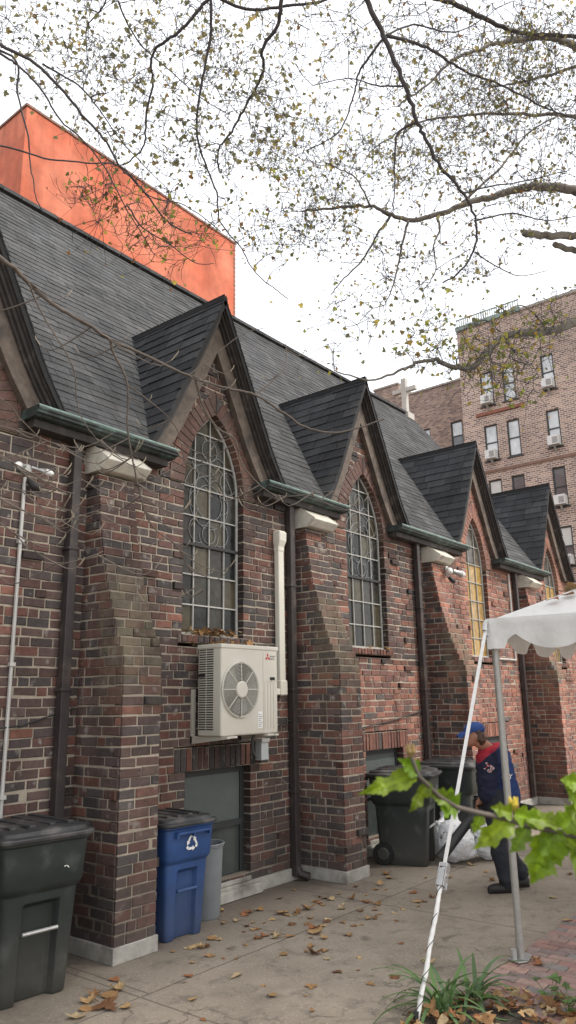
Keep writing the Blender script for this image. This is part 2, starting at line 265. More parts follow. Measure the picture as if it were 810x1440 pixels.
def bsdf(m): return m.node_tree.nodes[m['bsdf']]
LIMBS = {
 'plane': [
  [[[9.2,-4.61,7.81],[8.67,-3.91,7.61],[8.35,-3.6,7.68],[8.14,-3.43,7.73],[7.84,-3.11,7.74],[7.63,-2.88,7.66],[7.48,-2.72,7.57],[7.28,-2.5,7.49],[7.09,-2.26,7.35],[6.84,-1.98,7.26],[6.67,-1.84,7.3],[6.47,-1.68,7.38],[6.19,-1.38,7.34],[5.94,-1.11,7.28]],0.0727,0.0101],
  [[[9.53,-4.72,9.12],[8.78,-4.12,9.58],[8.32,-3.75,9.69],[8.05,-3.58,9.71],[7.82,-3.44,9.67],[7.5,-3.16,9.54],[7.26,-2.98,9.43],[7.12,-2.9,9.28],[6.87,-2.69,9.1],[6.65,-2.41,8.73],[6.41,-2.16,8.42]],0.0587,0.0081],
  [[[10.09,-4.63,9.22],[8.92,-3.43,9.3],[8.41,-2.99,9.22],[7.97,-2.64,9.13],[7.5,-2.22,8.99],[7.2,-2.02,8.83],[6.93,-1.81,8.59],[6.67,-1.6,8.27]],0.0285,0.0064],
  [[[8.82,-4.32,6.25],[8.37,-3.81,6.06],[7.97,-3.37,5.93],[7.72,-3.13,5.8],[7.48,-2.94,5.76],[7.28,-2.78,5.67],[7.13,-2.65,5.49],[6.99,-2.52,5.3],[6.79,-2.39,5.28],[6.6,-2.29,5.32],[6.42,-2.16,5.25],[6.28,-2.08,5.16],[6.03,-1.84,5.03],[5.73,-1.62,5.1]],0.0687,0.0064],
  [[[7.98,-4.28,6.73],[7.66,-3.92,6.62],[7.38,-3.64,6.6],[7.17,-3.45,6.58],[6.94,-3.25,6.58]],0.0456,0.0371],
  [[[8.15,-4.06,6.48],[7.82,-3.79,6.54],[7.56,-3.57,6.55],[7.34,-3.42,6.58]],0.039,0.0304],
  [[[8.74,-3.98,9.75],[8.37,-3.63,9.53],[8.01,-3.29,9.32],[7.7,-3.04,9.14],[7.44,-2.87,9.01]],0.0271,0.0086],
  [[[6.66,-1.85,7.29],[6.64,-1.66,7.1],[6.62,-1.46,6.85],[6.55,-1.2,6.64],[6.54,-1.05,6.51]],0.0163,0.005],
  [[[6.79,-1.99,7.22],[6.76,-1.91,6.92],[6.74,-1.84,6.62],[6.7,-1.77,6.36],[6.64,-1.7,6.18]],0.0163,0.0048],
  [[[7.0,-2.26,7.26],[7.0,-2.27,7.07],[6.95,-2.21,6.88],[6.97,-2.2,6.58],[6.88,-2.07,6.32]],0.0163,0.0048],
  [[[6.41,-1.72,7.33],[6.23,-1.66,7.62],[6.03,-1.51,7.72],[5.89,-1.41,7.78]],0.0121,0.004],
  [[[7.31,-2.44,7.54],[7.63,-2.78,8.0],[7.83,-2.91,8.31],[8.05,-3.08,8.67],[8.39,-3.39,8.99]],0.0167,0.0089],
  [[[6.99,-2.88,5.53],[7.04,-2.97,5.38],[7.02,-2.97,5.26],[7.1,-3.13,5.17],[7.12,-3.18,5.04]],0.0148,0.0043],
  [[[6.94,-2.77,5.42],[6.91,-2.77,5.25],[6.89,-2.79,5.08],[6.9,-2.86,4.94]],0.0111,0.0036],
  [[[7.47,-3.21,5.67],[7.27,-3.14,5.84],[7.08,-3.03,5.88],[6.94,-2.87,5.67]],0.0114,0.0037],
 ],
 'dark': [
  [[[4.01,-3.09,7.95],[4.2,-3.05,7.68],[4.36,-3.02,7.52],[4.57,-3.04,7.3],[4.83,-3.07,6.98],[5.01,-3.06,6.81],[5.17,-3.05,6.68],[5.39,-3.08,6.51],[5.63,-3.16,6.34],[5.84,-3.18,6.16],[5.96,-3.09,5.97],[6.0,-2.9,5.8],[6.0,-2.73,5.77]],0.0285,0.0068],
  [[[4.57,-3.04,7.3],[4.6,-2.84,7.21],[4.66,-2.71,7.19],[4.75,-2.6,7.1],[4.82,-2.41,6.91],[4.82,-2.21,6.87],[4.81,-2.01,6.88]],0.012,0.004],
  [[[4.59,-3.06,7.31],[4.92,-3.22,7.37],[5.19,-3.29,7.4],[5.47,-3.36,7.43],[5.83,-3.55,7.43],[6.22,-3.73,7.4],[6.52,-3.84,7.43],[6.94,-4.08,7.44]],0.015,0.0053],
  [[[5.1,-3.01,6.82],[5.06,-2.85,6.77],[5.12,-2.77,6.57],[5.2,-2.71,6.36],[5.27,-2.64,6.21]],0.0125,0.0048],
  [[[4.56,-3.1,8.32],[5.04,-3.24,8.05],[5.34,-3.3,8.15],[5.69,-3.43,8.22],[6.09,-3.58,8.26],[6.5,-3.8,8.39],[6.94,-4.07,8.55],[7.41,-4.39,8.77]],0.0247,0.019],
  [[[5.8,-3.09,6.47],[6.12,-3.24,6.66],[6.5,-3.46,6.84],[6.93,-3.76,7.07]],0.01,0.0043],
  [[[6.01,-3.12,6.28],[6.42,-3.32,6.49],[6.86,-3.52,6.56],[7.33,-3.82,6.77]],0.0101,0.0037],
  [[[6.06,-3.06,5.99],[6.26,-3.12,5.95],[6.54,-3.28,5.88],[6.8,-3.48,5.98]],0.0081,0.0035],
  [[[4.91,-3.03,7.06],[4.92,-2.74,7.25],[4.92,-2.45,7.51],[4.88,-2.07,7.63]],0.0093,0.0034],
  [[[4.57,-3.04,7.3],[4.88,-3.16,7.6],[5.3,-3.36,7.73],[5.66,-3.57,8.09]],0.0105,0.004],
 ],
 'left': [
  [[[3.61,-1.97,8.47],[3.8,-1.96,8.11],[3.77,-1.73,7.93],[3.74,-1.54,7.8],[3.7,-1.35,7.72],[3.66,-1.18,7.66],[3.7,-1.09,7.58],[3.77,-1.04,7.49],[3.83,-0.89,7.22],[3.9,-0.79,7.01],[3.9,-0.66,6.95],[3.87,-0.51,6.92]],0.0185,0.0068],
  [[[3.61,-1.97,8.47],[3.77,-1.79,7.89],[3.88,-1.68,7.67],[3.95,-1.51,7.37],[4.05,-1.34,7.03],[4.19,-1.28,6.81],[4.39,-1.27,6.55],[4.51,-1.2,6.34],[4.75,-1.26,6.13],[4.94,-1.28,5.95],[5.24,-1.43,5.75]],0.0154,0.0042],
  [[[4.1,-2.4,8.44],[4.23,-2.21,7.99],[4.32,-2.09,7.88],[4.35,-1.88,7.74],[4.46,-1.8,7.65],[4.49,-1.55,7.42],[4.52,-1.34,7.27],[4.54,-1.15,7.19],[4.65,-1.05,7.05]],0.022,0.0071],
  [[[1.78,-0.65,7.24],[2.09,-0.74,6.98],[2.37,-0.87,6.9],[2.63,-0.97,6.85],[2.87,-1.02,6.72],[3.07,-1.03,6.61],[3.28,-1.05,6.5],[3.46,-1.03,6.37],[3.67,-1.06,6.27],[3.93,-1.1,6.07],[4.17,-1.18,6.02]],0.016,0.0065],
  [[[2.05,-0.84,6.87],[2.34,-0.96,6.73],[2.5,-0.98,6.71],[2.69,-1.0,6.61],[2.87,-0.99,6.47],[3.09,-1.03,6.38],[3.3,-1.05,6.23],[3.51,-1.04,6.01],[3.71,-1.04,5.84],[3.86,-1.01,5.75]],0.0106,0.0038],
  [[[2.0,-0.74,6.77],[2.38,-1.07,6.66],[2.48,-1.0,6.45],[2.62,-0.96,6.18],[2.7,-0.88,6.04],[2.81,-0.82,5.81],[2.9,-0.79,5.72]],0.0106,0.0034],
  [[[2.39,-0.33,6.17],[2.62,-0.54,6.31],[2.9,-0.73,6.27],[3.17,-0.93,6.29],[3.41,-1.1,6.31],[3.65,-1.19,6.12],[3.91,-1.36,6.09],[4.2,-1.51,5.92]],0.0086,0.0038],
  [[[2.68,-0.98,6.88],[2.97,-1.06,6.84],[3.2,-1.05,6.76],[3.41,-1.02,6.67],[3.68,-1.04,6.54],[3.98,-1.09,6.4]],0.0086,0.0032],
  [[[3.26,-1.14,7.91],[3.44,-1.07,7.84],[3.64,-1.03,7.79],[3.93,-1.1,7.69],[4.24,-1.17,7.58],[4.54,-1.27,7.53]],0.0094,0.0035],
  [[[3.13,-1.12,8.28],[3.27,-0.96,8.05],[3.28,-0.67,7.94],[3.41,-0.51,7.75],[3.39,-0.24,7.74]],0.0094,0.0034],
  [[[3.65,-0.91,6.15],[3.79,-0.94,6.0],[4.0,-1.08,5.87],[4.2,-1.19,5.74],[4.34,-1.29,5.76]],0.0078,0.0032],
  [[[3.33,-1.37,8.28],[3.98,-1.88,7.94],[4.32,-2.18,8.02],[4.65,-2.5,8.19],[4.86,-2.78,8.63]],0.0157,0.01],
 ],
 'bare': [
  [[[1.15,-2.59,4.15],[1.35,-2.66,3.96],[1.53,-2.72,3.83],[1.61,-2.7,3.83],[1.7,-2.69,3.79],[1.83,-2.72,3.72],[1.97,-2.77,3.67],[2.09,-2.79,3.63],[2.24,-2.85,3.59],[2.45,-2.97,3.51],[2.63,-3.07,3.47],[2.77,-3.14,3.46],[2.93,-3.2,3.39],[3.07,-3.24,3.34],[3.24,-3.35,3.33],[3.43,-3.52,3.42]],0.0129,0.0044],
  [[[2.05,-2.84,3.6],[2.09,-2.82,3.55],[2.18,-2.82,3.42],[2.24,-2.76,3.23],[2.31,-2.73,3.06],[2.39,-2.71,2.88],[2.47,-2.7,2.77],[2.59,-2.76,2.67],[2.67,-2.76,2.57],[2.76,-2.78,2.46]],0.0068,0.0022],
  [[[2.46,-2.99,3.51],[2.49,-2.98,3.49],[2.55,-2.97,3.38],[2.63,-2.99,3.28],[2.72,-3.04,3.22],[2.79,-3.03,3.1],[2.9,-3.08,2.99],[2.99,-3.15,2.95],[3.17,-3.34,2.98]],0.0072,0.0023],
  [[[1.66,-2.75,3.75],[1.71,-2.73,3.7],[1.77,-2.73,3.62],[1.88,-2.76,3.47],[1.93,-2.75,3.39],[1.98,-2.71,3.27],[2.05,-2.71,3.17],[2.16,-2.76,3.06]],0.0048,0.0019],
  [[[2.2,-2.79,3.43],[2.3,-2.82,3.38],[2.42,-2.85,3.31],[2.5,-2.85,3.24],[2.58,-2.81,3.11]],0.0044,0.0019],
  [[[1.4,-2.52,3.18],[1.63,-2.64,3.09],[1.76,-2.67,3.08],[1.89,-2.69,3.06],[2.02,-2.73,3.07],[2.14,-2.78,3.16]],0.0046,0.0017],
  [[[1.43,-2.5,3.06],[1.66,-2.63,2.96],[1.77,-2.62,2.92],[1.87,-2.63,2.93],[1.95,-2.62,2.98]],0.0046,0.0017],
  [[[1.46,-2.47,2.88],[1.69,-2.59,2.78],[1.84,-2.64,2.72],[1.97,-2.67,2.72],[2.11,-2.75,2.78]],0.0046,0.0017],
  [[[1.47,-2.45,2.79],[1.7,-2.59,2.67],[1.83,-2.62,2.58],[1.96,-2.65,2.52],[2.07,-2.71,2.55],[2.15,-2.73,2.59]],0.0038,0.0017],
  [[[1.38,-2.54,3.3],[1.61,-2.67,3.2],[1.72,-2.66,3.14],[1.84,-2.65,3.07],[1.94,-2.63,3.0]],0.0038,0.0017],
  [[[1.44,-2.49,3.0],[1.61,-2.54,2.88],[1.78,-2.61,2.83],[1.9,-2.64,2.85],[2.03,-2.7,2.92]],0.0033,0.0017],
  [[[2.45,-2.97,3.51],[2.55,-3.04,3.63],[2.67,-3.14,3.77],[2.78,-3.19,3.83]],0.0036,0.0017],
  [[[2.82,-3.1,3.49],[2.96,-3.18,3.66],[3.01,-3.16,3.85]],0.0038,0.0018],
 ],
}
CROWN = {
 'left': [
  [[3.0,-0.41,7.73],0.71,0.48,0.9,100],
  [[3.68,-0.98,7.89],0.73,0.47,0.9,150],
  [[4.34,-1.55,8.04],0.55,0.55,0.8,95],
  [[3.62,-0.9,7.03],0.58,0.45,0.7,90],
  [[4.43,-1.37,7.32],0.62,0.55,0.7,110],
  [[4.33,-1.2,6.39],0.4,0.4,0.4,32],
  [[3.55,-0.93,6.09],0.53,0.31,0.4,60],
  [[3.9,-1.1,5.81],0.44,0.22,0.3,24],
  [[4.91,-1.64,7.32],0.32,0.63,0.6,60],
  [[4.93,-1.56,6.25],0.41,0.34,0.4,35],
 ],
 'dark': [
  [[4.56,-2.4,7.82],0.45,0.39,0.8,55],
  [[5.04,-2.92,7.62],0.58,0.52,0.8,110],
  [[5.89,-3.46,7.94],0.68,0.48,0.8,150],
  [[6.54,-3.91,7.82],0.56,0.63,0.8,110],
  [[5.66,-3.13,7.0],0.6,0.47,0.7,95],
  [[6.52,-3.55,7.01],0.49,0.42,0.7,70],
  [[6.22,-3.16,6.14],0.41,0.34,0.5,26],
 ],
 'plane': [
  [[5.97,-1.36,7.81],0.61,0.73,0.8,140],
  [[5.99,-1.12,7.18],0.65,0.48,0.6,80],
  [[6.52,-1.87,7.78],0.65,0.49,0.7,90],
  [[7.09,-2.23,6.9],0.57,0.45,0.6,50],
  [[6.61,-1.57,6.76],0.57,0.41,0.6,50],
  [[6.64,-1.96,5.99],0.62,0.39,0.6,40],
  [[6.2,-1.32,5.78],0.47,0.39,0.5,24],
  [[6.53,-2.41,5.38],0.59,0.33,0.5,60],
  [[7.04,-2.93,5.49],0.56,0.37,0.5,85],
  [[6.87,-2.84,4.98],0.43,0.25,0.4,30],
  [[7.48,-3.3,5.87],0.3,0.38,0.4,24],
  [[8.06,-3.11,7.69],0.51,0.43,0.6,60],
  [[7.75,-2.83,9.18],0.97,0.71,0.8,170],
  [[7.09,-2.14,8.3],0.94,0.68,0.8,110],
  [[8.0,-3.45,9.94],0.62,0.53,0.8,80],
 ],
}
TWIG = [[0.973, -4.984, 1.821], [0.987, -4.986, 1.793], [1.021, -4.999, 1.763], [1.048, -5.012, 1.746], [1.08, -5.032, 1.736], [1.114, -5.052, 1.727], [1.148, -5.072, 1.714], [1.183, -5.094, 1.705], [1.228, -5.122, 1.691], [1.29, -5.158, 1.663], [1.366, -5.192, 1.592]]
TWIG_LEAVES = [
  ([1.003, -4.993, 1.782], [0.985, -4.969, 1.742], 0.013),
  ([1.149, -5.072, 1.71], [1.134, -5.05, 1.674], 0.017),
  ([1.175, -5.088, 1.702], [1.214, -5.099, 1.646], 0.030),
  ([1.209, -5.11, 1.697], [1.24, -5.123, 1.665], 0.030),
  ([1.199, -5.106, 1.706], [1.222, -5.132, 1.738], 0.026),
  ([1.218, -5.129, 1.738], [1.194, -5.121, 1.767], 0.019),
  ([0.981, -4.981, 1.793], [0.915, -4.932, 1.773], 0.018),
  ([0.985, -4.986, 1.799], [0.958, -4.974, 1.818], 0.017),
  ([1.025, -5.0, 1.757], [1.056, -5.017, 1.743], 0.026),
  ([1.045, -5.012, 1.75], [1.005, -4.991, 1.772], 0.017),
  ([1.126, -5.06, 1.726], [1.081, -5.017, 1.685], 0.022),
  ([1.125, -5.062, 1.732], [1.093, -5.043, 1.744], 0.015),
  ([1.184, -5.093, 1.701], [1.171, -5.062, 1.626], 0.036),
  ([1.129, -5.064, 1.732], [1.173, -5.09, 1.716], 0.019),
  ([1.146, -5.075, 1.726], [1.207, -5.112, 1.71], 0.019),
  ([1.221, -5.14, 1.768], [1.186, -5.118, 1.777], 0.021),
  ([1.234, -5.135, 1.72], [1.202, -5.117, 1.735], 0.038),
  ([1.246, -5.123, 1.652], [1.219, -5.107, 1.663], 0.047),
  ([1.081, -5.032, 1.733], [1.076, -5.02, 1.707], 0.011),
]
# ------------------------------------------------------------ world, sun, camera
w = bpy.data.worlds.new('World'); SC.world = w; w.use_nodes = True
nt = w.node_tree; N = nt.nodes; L = nt.links
for n in list(N): N.remove(n)
SUN_EL, SUN_AZ = radians(48), radians(150)      # azimuth from +Y, clockwise toward +X
sky = N.new('ShaderNodeTexSky'); sky.sky_type = 'NISHITA'; sky.sun_disc = False
sky.sun_elevation = SUN_EL; sky.sun_rotation = SUN_AZ; sky.air_density = 1; sky.dust_density = 4
bg1 = N.new('ShaderNodeBackground'); bg1.inputs[1].default_value = .06; L.new(sky.outputs[0], bg1.inputs[0])
tc = N.new('ShaderNodeTexCoord'); cn = N.new('ShaderNodeTexNoise'); cn.inputs['Scale'].default_value = 2.2; cn.inputs['Detail'].default_value = 5
L.new(tc.outputs['Generated'], cn.inputs['Vector'])
cr = N.new('ShaderNodeMapRange'); cr.inputs[1].default_value = .3; cr.inputs[2].default_value = .7; cr.inputs[3].default_value = 1.32; cr.inputs[4].default_value = 1.58
L.new(cn.outputs['Fac'], cr.inputs[0])
bg2 = N.new('ShaderNodeBackground'); bg2.inputs[0].default_value = (.985, .99, 1, 1); L.new(cr.outputs[0], bg2.inputs[1])
ad = N.new('ShaderNodeAddShader'); L.new(bg1.outputs[0], ad.inputs[0]); L.new(bg2.outputs[0], ad.inputs[1])
wo = N.new('ShaderNodeOutputWorld'); L.new(ad.outputs[0], wo.inputs[0])

sl = bpy.data.lights.new('sun', 'SUN'); sl.energy = 3.0; sl.angle = radians(5); sl.color = (1, .955, .88)
so = bpy.data.objects.new('sun', sl); COL.objects.link(so)
sd = Vector((sin(SUN_AZ)*cos(SUN_EL), cos(SUN_AZ)*cos(SUN_EL), sin(SUN_EL)))
so.rotation_euler = sd.to_track_quat('Z', 'Y').to_euler(); so.location = (4, -8, 12)

YAW, PITCH, ROLL, FPX = 0.90025, 0.24645, -0.01746, 1052.15
fw = Vector((sin(YAW)*cos(PITCH), cos(YAW)*cos(PITCH), sin(PITCH)))
rt0 = Vector((cos(YAW), -sin(YAW), 0)); up0 = rt0.cross(fw)
rt = cos(ROLL)*rt0 + sin(ROLL)*up0; up = -sin(ROLL)*rt0 + cos(ROLL)*up0
cam = bpy.data.cameras.new('camera'); co = bpy.data.objects.new('camera', cam); COL.objects.link(co)
mw = Matrix.Identity(4)
for i in range(3): mw[i][0] = rt[i]; mw[i][1] = up[i]; mw[i][2] = -fw[i]
mw[0][3], mw[1][3], mw[2][3] = 0.0, -5.5419, 1.9
co.matrix_world = mw
cam.sensor_fit = 'VERTICAL'; cam.sensor_height = 36; cam.sensor_width = 36; cam.lens = FPX/1440*36; cam.clip_start = .05; cam.clip_end = 2000
cam.dof.use_dof = True; cam.dof.focus_distance = 7.0; cam.dof.aperture_fstop = (cam.lens/1000)/.0045
SC.camera = co
SC.view_settings.view_transform = 'Standard'; SC.view_settings.look = 'None'; SC.view_settings.exposure = 0
try:
    SC.cycles.use_denoising = True
    SC.cycles.max_bounces = 6; SC.cycles.diffuse_bounces = 4; SC.cycles.transparent_max_bounces = 6
    SC.cycles.sample_clamp_indirect = 6
except Exception: pass

# ------------------------------------------------------------ ground
def ground_material():
    m = bpy.data.materials.new('exposed_aggregate_concrete'); m.use_nodes = True
    nt = m.node_tree; N = nt.nodes; L = nt.links; bs = N['Principled BSDF']
    bs.inputs['Roughness'].default_value = .92; bs.inputs['Specular IOR Level'].default_value = .3
    g = N.new('ShaderNodeNewGeometry'); sx = N.new('ShaderNodeSeparateXYZ'); L.new(g.outputs['Position'], sx.inputs[0])
    def noise(s, d=6, r=.6):
        n = N.new('ShaderNodeTexNoise'); n.inputs['Scale'].default_value = s; n.inputs['Detail'].default_value = d; n.inputs['Roughness'].default_value = r
        L.new(g.outputs['Position'], n.inputs['Vector']); return n.outputs['Fac']
    def rng(x, a, b, c, d):
        n = N.new('ShaderNodeMapRange'); L.new(x, n.inputs[0])
        for i, q in enumerate((a, b, c, d)): n.inputs[i+1].default_value = q
        return n.outputs[0]
    def math_(op, a, b=None):
        n = N.new('ShaderNodeMath'); n.operation = op
        for i, q in enumerate((a, b)):
            if q is None: continue
            if isinstance(q, (int, float)): n.inputs[i].default_value = q
            else: L.new(q, n.inputs[i])
        return n.outputs[0]
    def mix(f, a, b, bt='MIX'):
        n = N.new('ShaderNodeMix'); n.data_type = 'RGBA'; n.blend_type = bt
        for i, q in ((0, f), (6, a), (7, b)):
            if isinstance(q, (int, float)): n.inputs[i].default_value = q
            elif isinstance(q, tuple): n.inputs[i].default_value = (*q, 1)
            else: L.new(q, n.inputs[i])
        return n.outputs[2]
    col = mix(rng(noise(1.1), .35, .65, 0, 1), (.27, .228, .178), (.36, .305, .24))
    col = mix(rng(noise(5, 8, .7), .52, .72, 0, .75), col, (.115, .097, .08))
    # aggregate specks
    v = N.new('ShaderNodeTexVoronoi'); v.inputs['Scale'].default_value = 55; L.new(g.outputs['Position'], v.inputs['Vector'])
    hs = N.new('ShaderNodeSeparateColor'); L.new(v.outputs['Color'], hs.inputs[0])
    col = mix(math_('MULTIPLY', rng(v.outputs['Distance'], .25, .5, 1, 0), rng(hs.outputs[0], .55, 1, 0, .8)), col, (.46, .40, .32))
    col = mix(math_('MULTIPLY', rng(v.outputs['Distance'], .2, .45, 1, 0), rng(hs.outputs[1], .75, 1, 0, .6)), col, (.07, .058, .05))
    # damp darker stains here and there and along the wall
    st = rng(noise(.9, 4, .6), .56, .68, 0, .5)
    col = mix(st, col, (.13, .11, .09))
    wv = N.new('ShaderNodeTexVoronoi'); wv.feature = 'DISTANCE_TO_EDGE'; wv.inputs['Scale'].default_value = .42
    wn = N.new('ShaderNodeVectorMath'); wn.operation = 'ADD'; nn2 = N.new('ShaderNodeTexNoise'); nn2.inputs['Scale'].default_value = 2.5; nn2.inputs['Detail'].default_value = 6
    L.new(g.outputs['Position'], nn2.inputs['Vector']); ws = N.new('ShaderNodeVectorMath'); ws.operation = 'SCALE'; ws.inputs['Scale'].default_value = .7; L.new(nn2.outputs['Color'], ws.inputs[0])
    L.new(g.outputs['Position'], wn.inputs[0]); L.new(ws.outputs[0], wn.inputs[1]); L.new(wn.outputs[0], wv.inputs['Vector'])
    col = mix(math_('MULTIPLY', rng(wv.outputs['Distance'], .002, .007, .6, 0), rng(noise(.7), .5, .6, 0, 1)), col, (.07, .06, .05))
    v3 = N.new('ShaderNodeTexVoronoi'); v3.inputs['Scale'].default_value = 2.3; v3.inputs['Randomness'].default_value = 1; L.new(wn.outputs[0], v3.inputs['Vector'])
    s3 = N.new('ShaderNodeSeparateColor'); L.new(v3.outputs['Color'], s3.inputs[0])
    col = mix(math_('MULTIPLY', rng(v3.outputs['Distance'], .06, .2, .55, 0), rng(s3.outputs[0], .72, .76, 0, 1)), col, (.09, .076, .064))
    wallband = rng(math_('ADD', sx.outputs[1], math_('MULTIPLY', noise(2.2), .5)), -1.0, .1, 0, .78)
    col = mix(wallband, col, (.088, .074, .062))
    # expansion joints: one strip along the wall, cross joints beside it
    wob = math_('MULTIPLY', math_('SUBTRACT', noise(4), .5), .03)
    jy = math_('ABSOLUTE', math_('ADD', math_('ADD', sx.outputs[1], 1.24), wob))
    jx = math_('ABSOLUTE', math_('SUBTRACT', math_('MODULO', math_('ADD', math_('ADD', sx.outputs[0], .05), wob), 1.55), .78))
    jx = math_('MAXIMUM', jx, math_('MULTIPLY', math_('LESS_THAN', sx.outputs[1], -1.24), 1.0))
    jy2 = math_('ABSOLUTE', math_('ADD', math_('ADD', sx.outputs[1], 2.62), wob))
    jx2 = math_('ABSOLUTE', math_('SUBTRACT', math_('MODULO', math_('ADD', sx.outputs[0], .55), 2.9), 1.4))
    j = math_('MINIMUM', math_('MINIMUM', jy, jx), jx2)
    jm = rng(j, .003, .012, .55, 0)
    col = mix(jm, col, (.05, .043, .037))
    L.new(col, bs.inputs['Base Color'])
    b = N.new('ShaderNodeBump'); b.inputs['Strength'].default_value = .55; b.inputs['Distance'].default_value = .006
    h = math_('SUBTRACT', math_('ADD', noise(70, 3), math_('MULTIPLY', v.outputs['Distance'], -.5)), math_('MULTIPLY', jm, 2.0))
    L.new(h, b.inputs['Height']); L.new(b.outputs[0], bs.inputs['Normal'])
    return m
g = MB(); g.add([(-400, -400, 0), (400, -400, 0), (400, 400, 0), (-400, 400, 0)], [(0, 1, 2, 3)])
tag(g.build('ground', ground_material()), kind='structure')

# brick paving: real pavers, long side across the path
pv = MB(); sb = MB()
PX0, PX1, PY0, PY1 = 4.6, 17.0, -7.6, -2.93
sb.add([(PX0, PY0, .004), (PX1, PY0, .004), (PX1, PY1, .004), (PX0, PY1, .004)], [(0, 1, 2, 3)], (.1, .085, .07))
rp = random.Random(5)
pals = [(.34, .20, .165), (.29, .18, .155), (.37, .235, .19), (.26, .195, .175), (.235, .21, .195), (.35, .24, .20)]
def paver(x0, x1, y0, y1):
    z = .010 + rp.uniform(-.003, .003); c = rp.choice(pals); k = rp.uniform(.85, 1.12); c = tuple(q*k for q in c)
    e = .005; t = rp.uniform(-.002, .002)
    vs = [(x0, y0, .003), (x1, y0, .003), (x1, y1, .003), (x0, y1, .003), (x0+e, y0+e, z+t), (x1-e, y0+e, z-t), (x1-e, y1-e, z), (x0+e, y1-e, z)]
    pv.add(vs, [(4, 5, 6, 7), (0, 1, 5, 4), (1, 2, 6, 5), (2, 3, 7, 6), (3, 0, 4, 7)], c)
x = PX0; i = 0
while x < PX1:
    y = PY1 - (.105 if i % 2 else 0); 
    if i % 2: paver(x+.003, x+.099, PY1-.103, PY1-.002)
    while y > PY0:
        paver(x+.003, x+.099, y-.205, y-.003); y -= .208
    x += .102; i += 1
ps = sb.build('paving_bed', mat('paver_sand', (.05, .043, .036), .95, noise=.3, bump=.3)); tag(ps, kind='structure')
tag(pv.build('brick_paving', M['paver']), kind='structure')

# planting bed: low mound of soil in front of the paving
bd = MB(); nx, ny = 34, 40
def bedz(x, y):
    ex = max(0.0, min(1, (5.02 + .10*sin(y*3.1) + .05*sin(y*9) - x)/.5)); ey = max(0.0, min(1, (-2.80 + .05*sin(x*5) - y)/.3))
    return -.02 + (.05 + .02*sin(x*7+y*4) + .015*sin(x*17-y*13))*min(1, ex*1.5)*min(1, ey*1.5)
vs = []; 
for a in range(nx+1):
    for b in range(ny+1):
        X = -4 + 9.4*(1-(1-a/nx)**1.6); Y = -10 + 7.25*(1-(1-b/ny)**1.6); vs.append((X, Y, bedz(X, Y)))
bd.add(vs, [(a*(ny+1)+b, (a+1)*(ny+1)+b, (a+1)*(ny+1)+b+1, a*(ny+1)+b+1) for a in range(nx) for b in range(ny)])
tag(bd.build('planting_bed', M['soil'], smooth=True), kind='structure')
# ------------------------------------------------------------ the church
CH = empty('church', (9.5, 0, 0))
tag(CH, 'dark brick church with a row of steep gabled dormers and slate roof', 'church')
BUT = [1.0, 4.035, 7.123, 10.358, 14.16]            # left edges of the buttresses
BW, BD = .41, .60
GAB = [2.57, 5.64, 8.60, 12.28, 15.985]             # gable axes
WIN = [2.62, 5.70, 8.72, 12.31, 16.05]              # window axes
WA = [.46, .46, .48, .41, .42]
BAS = [2.6, 5.79, 8.98, 12.55]                      # basement windows
WALL_L, WALL_R = -1.0, 17.6
EAVE = 4.36
SILL, SPRING, APEX = 2.56, 4.14, 5.03
COURSE, JOINT = .0800, .0125
br_rng = random.Random(3)
DARK = [(.108, .064, .054), (.125, .065, .054), (.098, .064, .058), (.078, .060, .057), (.14, .071, .056), (.112, .074, .063), (.080, .066, .062), (.10, .068, .061), (.15, .068, .051), (.070, .060, .058)]
RED = [(.175, .078, .055), (.20, .086, .06), (.155, .072, .056), (.22, .10, .072), (.135, .07, .06), (.185, .088, .068)]
def lerp(a, b, t): return tuple(p+(q-p)*t for p, q in zip(a, b))
def brick_col(x, z, side=False):
    r = br_rng.random
    f = .07
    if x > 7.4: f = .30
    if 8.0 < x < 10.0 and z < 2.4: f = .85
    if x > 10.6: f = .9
    if side: f = min(f, .25)  # shaded faces get the darker mix: shade put into the colour
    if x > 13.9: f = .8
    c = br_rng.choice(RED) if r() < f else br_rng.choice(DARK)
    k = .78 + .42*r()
    if x > 10.6 and not side: k *= 1.7  # sunlight on the far bays, put into the brick colour
    elif 8.0 < x < 10.0 and z < 2.4: k *= 1.3  # weaker sunlight painted into the lower second bay
    return tuple(q*k for q in c)

def one_brick(mb, fn, u0, u1, z0, z1, n0, back, col, prot=0.0):
    """fn(u, n, z): n is the distance out of the wall face"""
    e = .005; r = br_rng.uniform
    d = n0 + .006 + prot + r(-.003, .004)
    t = [r(-.0042, .0042) for _ in range(8)]
    tl = r(-.005, .005)
    f = [(u0+e, d+tl, z0+e+t[0]), (u1-e, d-tl, z0+e+t[1]), (u1-e, d-tl, z1-e+t[2]), (u0+e, d+tl, z1-e+t[3])]
    m = [(u0, d-.006, z0+t[0]), (u1, d-.006, z0+t[1]), (u1, d-.006, z1+t[2]), (u0, d-.006, z1+t[3])]
    b = [(u0, n0-back, z0), (u1, n0-back, z0), (u1, n0-back, z1), (u0, n0-back, z1)]
    vs = [fn(*p) for p in f+m+b]
    fs = [(0, 1, 2, 3)]
    for k in range(4):
        k2 = (k+1) % 4
        fs.append((k, 4+k, 4+k2, k2))
    mb.add(vs, fs, col)
    o = len(mb.v)-12; dk = tuple(q*.45 for q in col)  # shade and dirt of the reveals, put into the side faces' colour
    for k in range(4):
        k2 = (k+1) % 4; mb.f.append([o+4+k, o+8+k, o+8+k2, o+4+k2]); mb.c.append(dk)

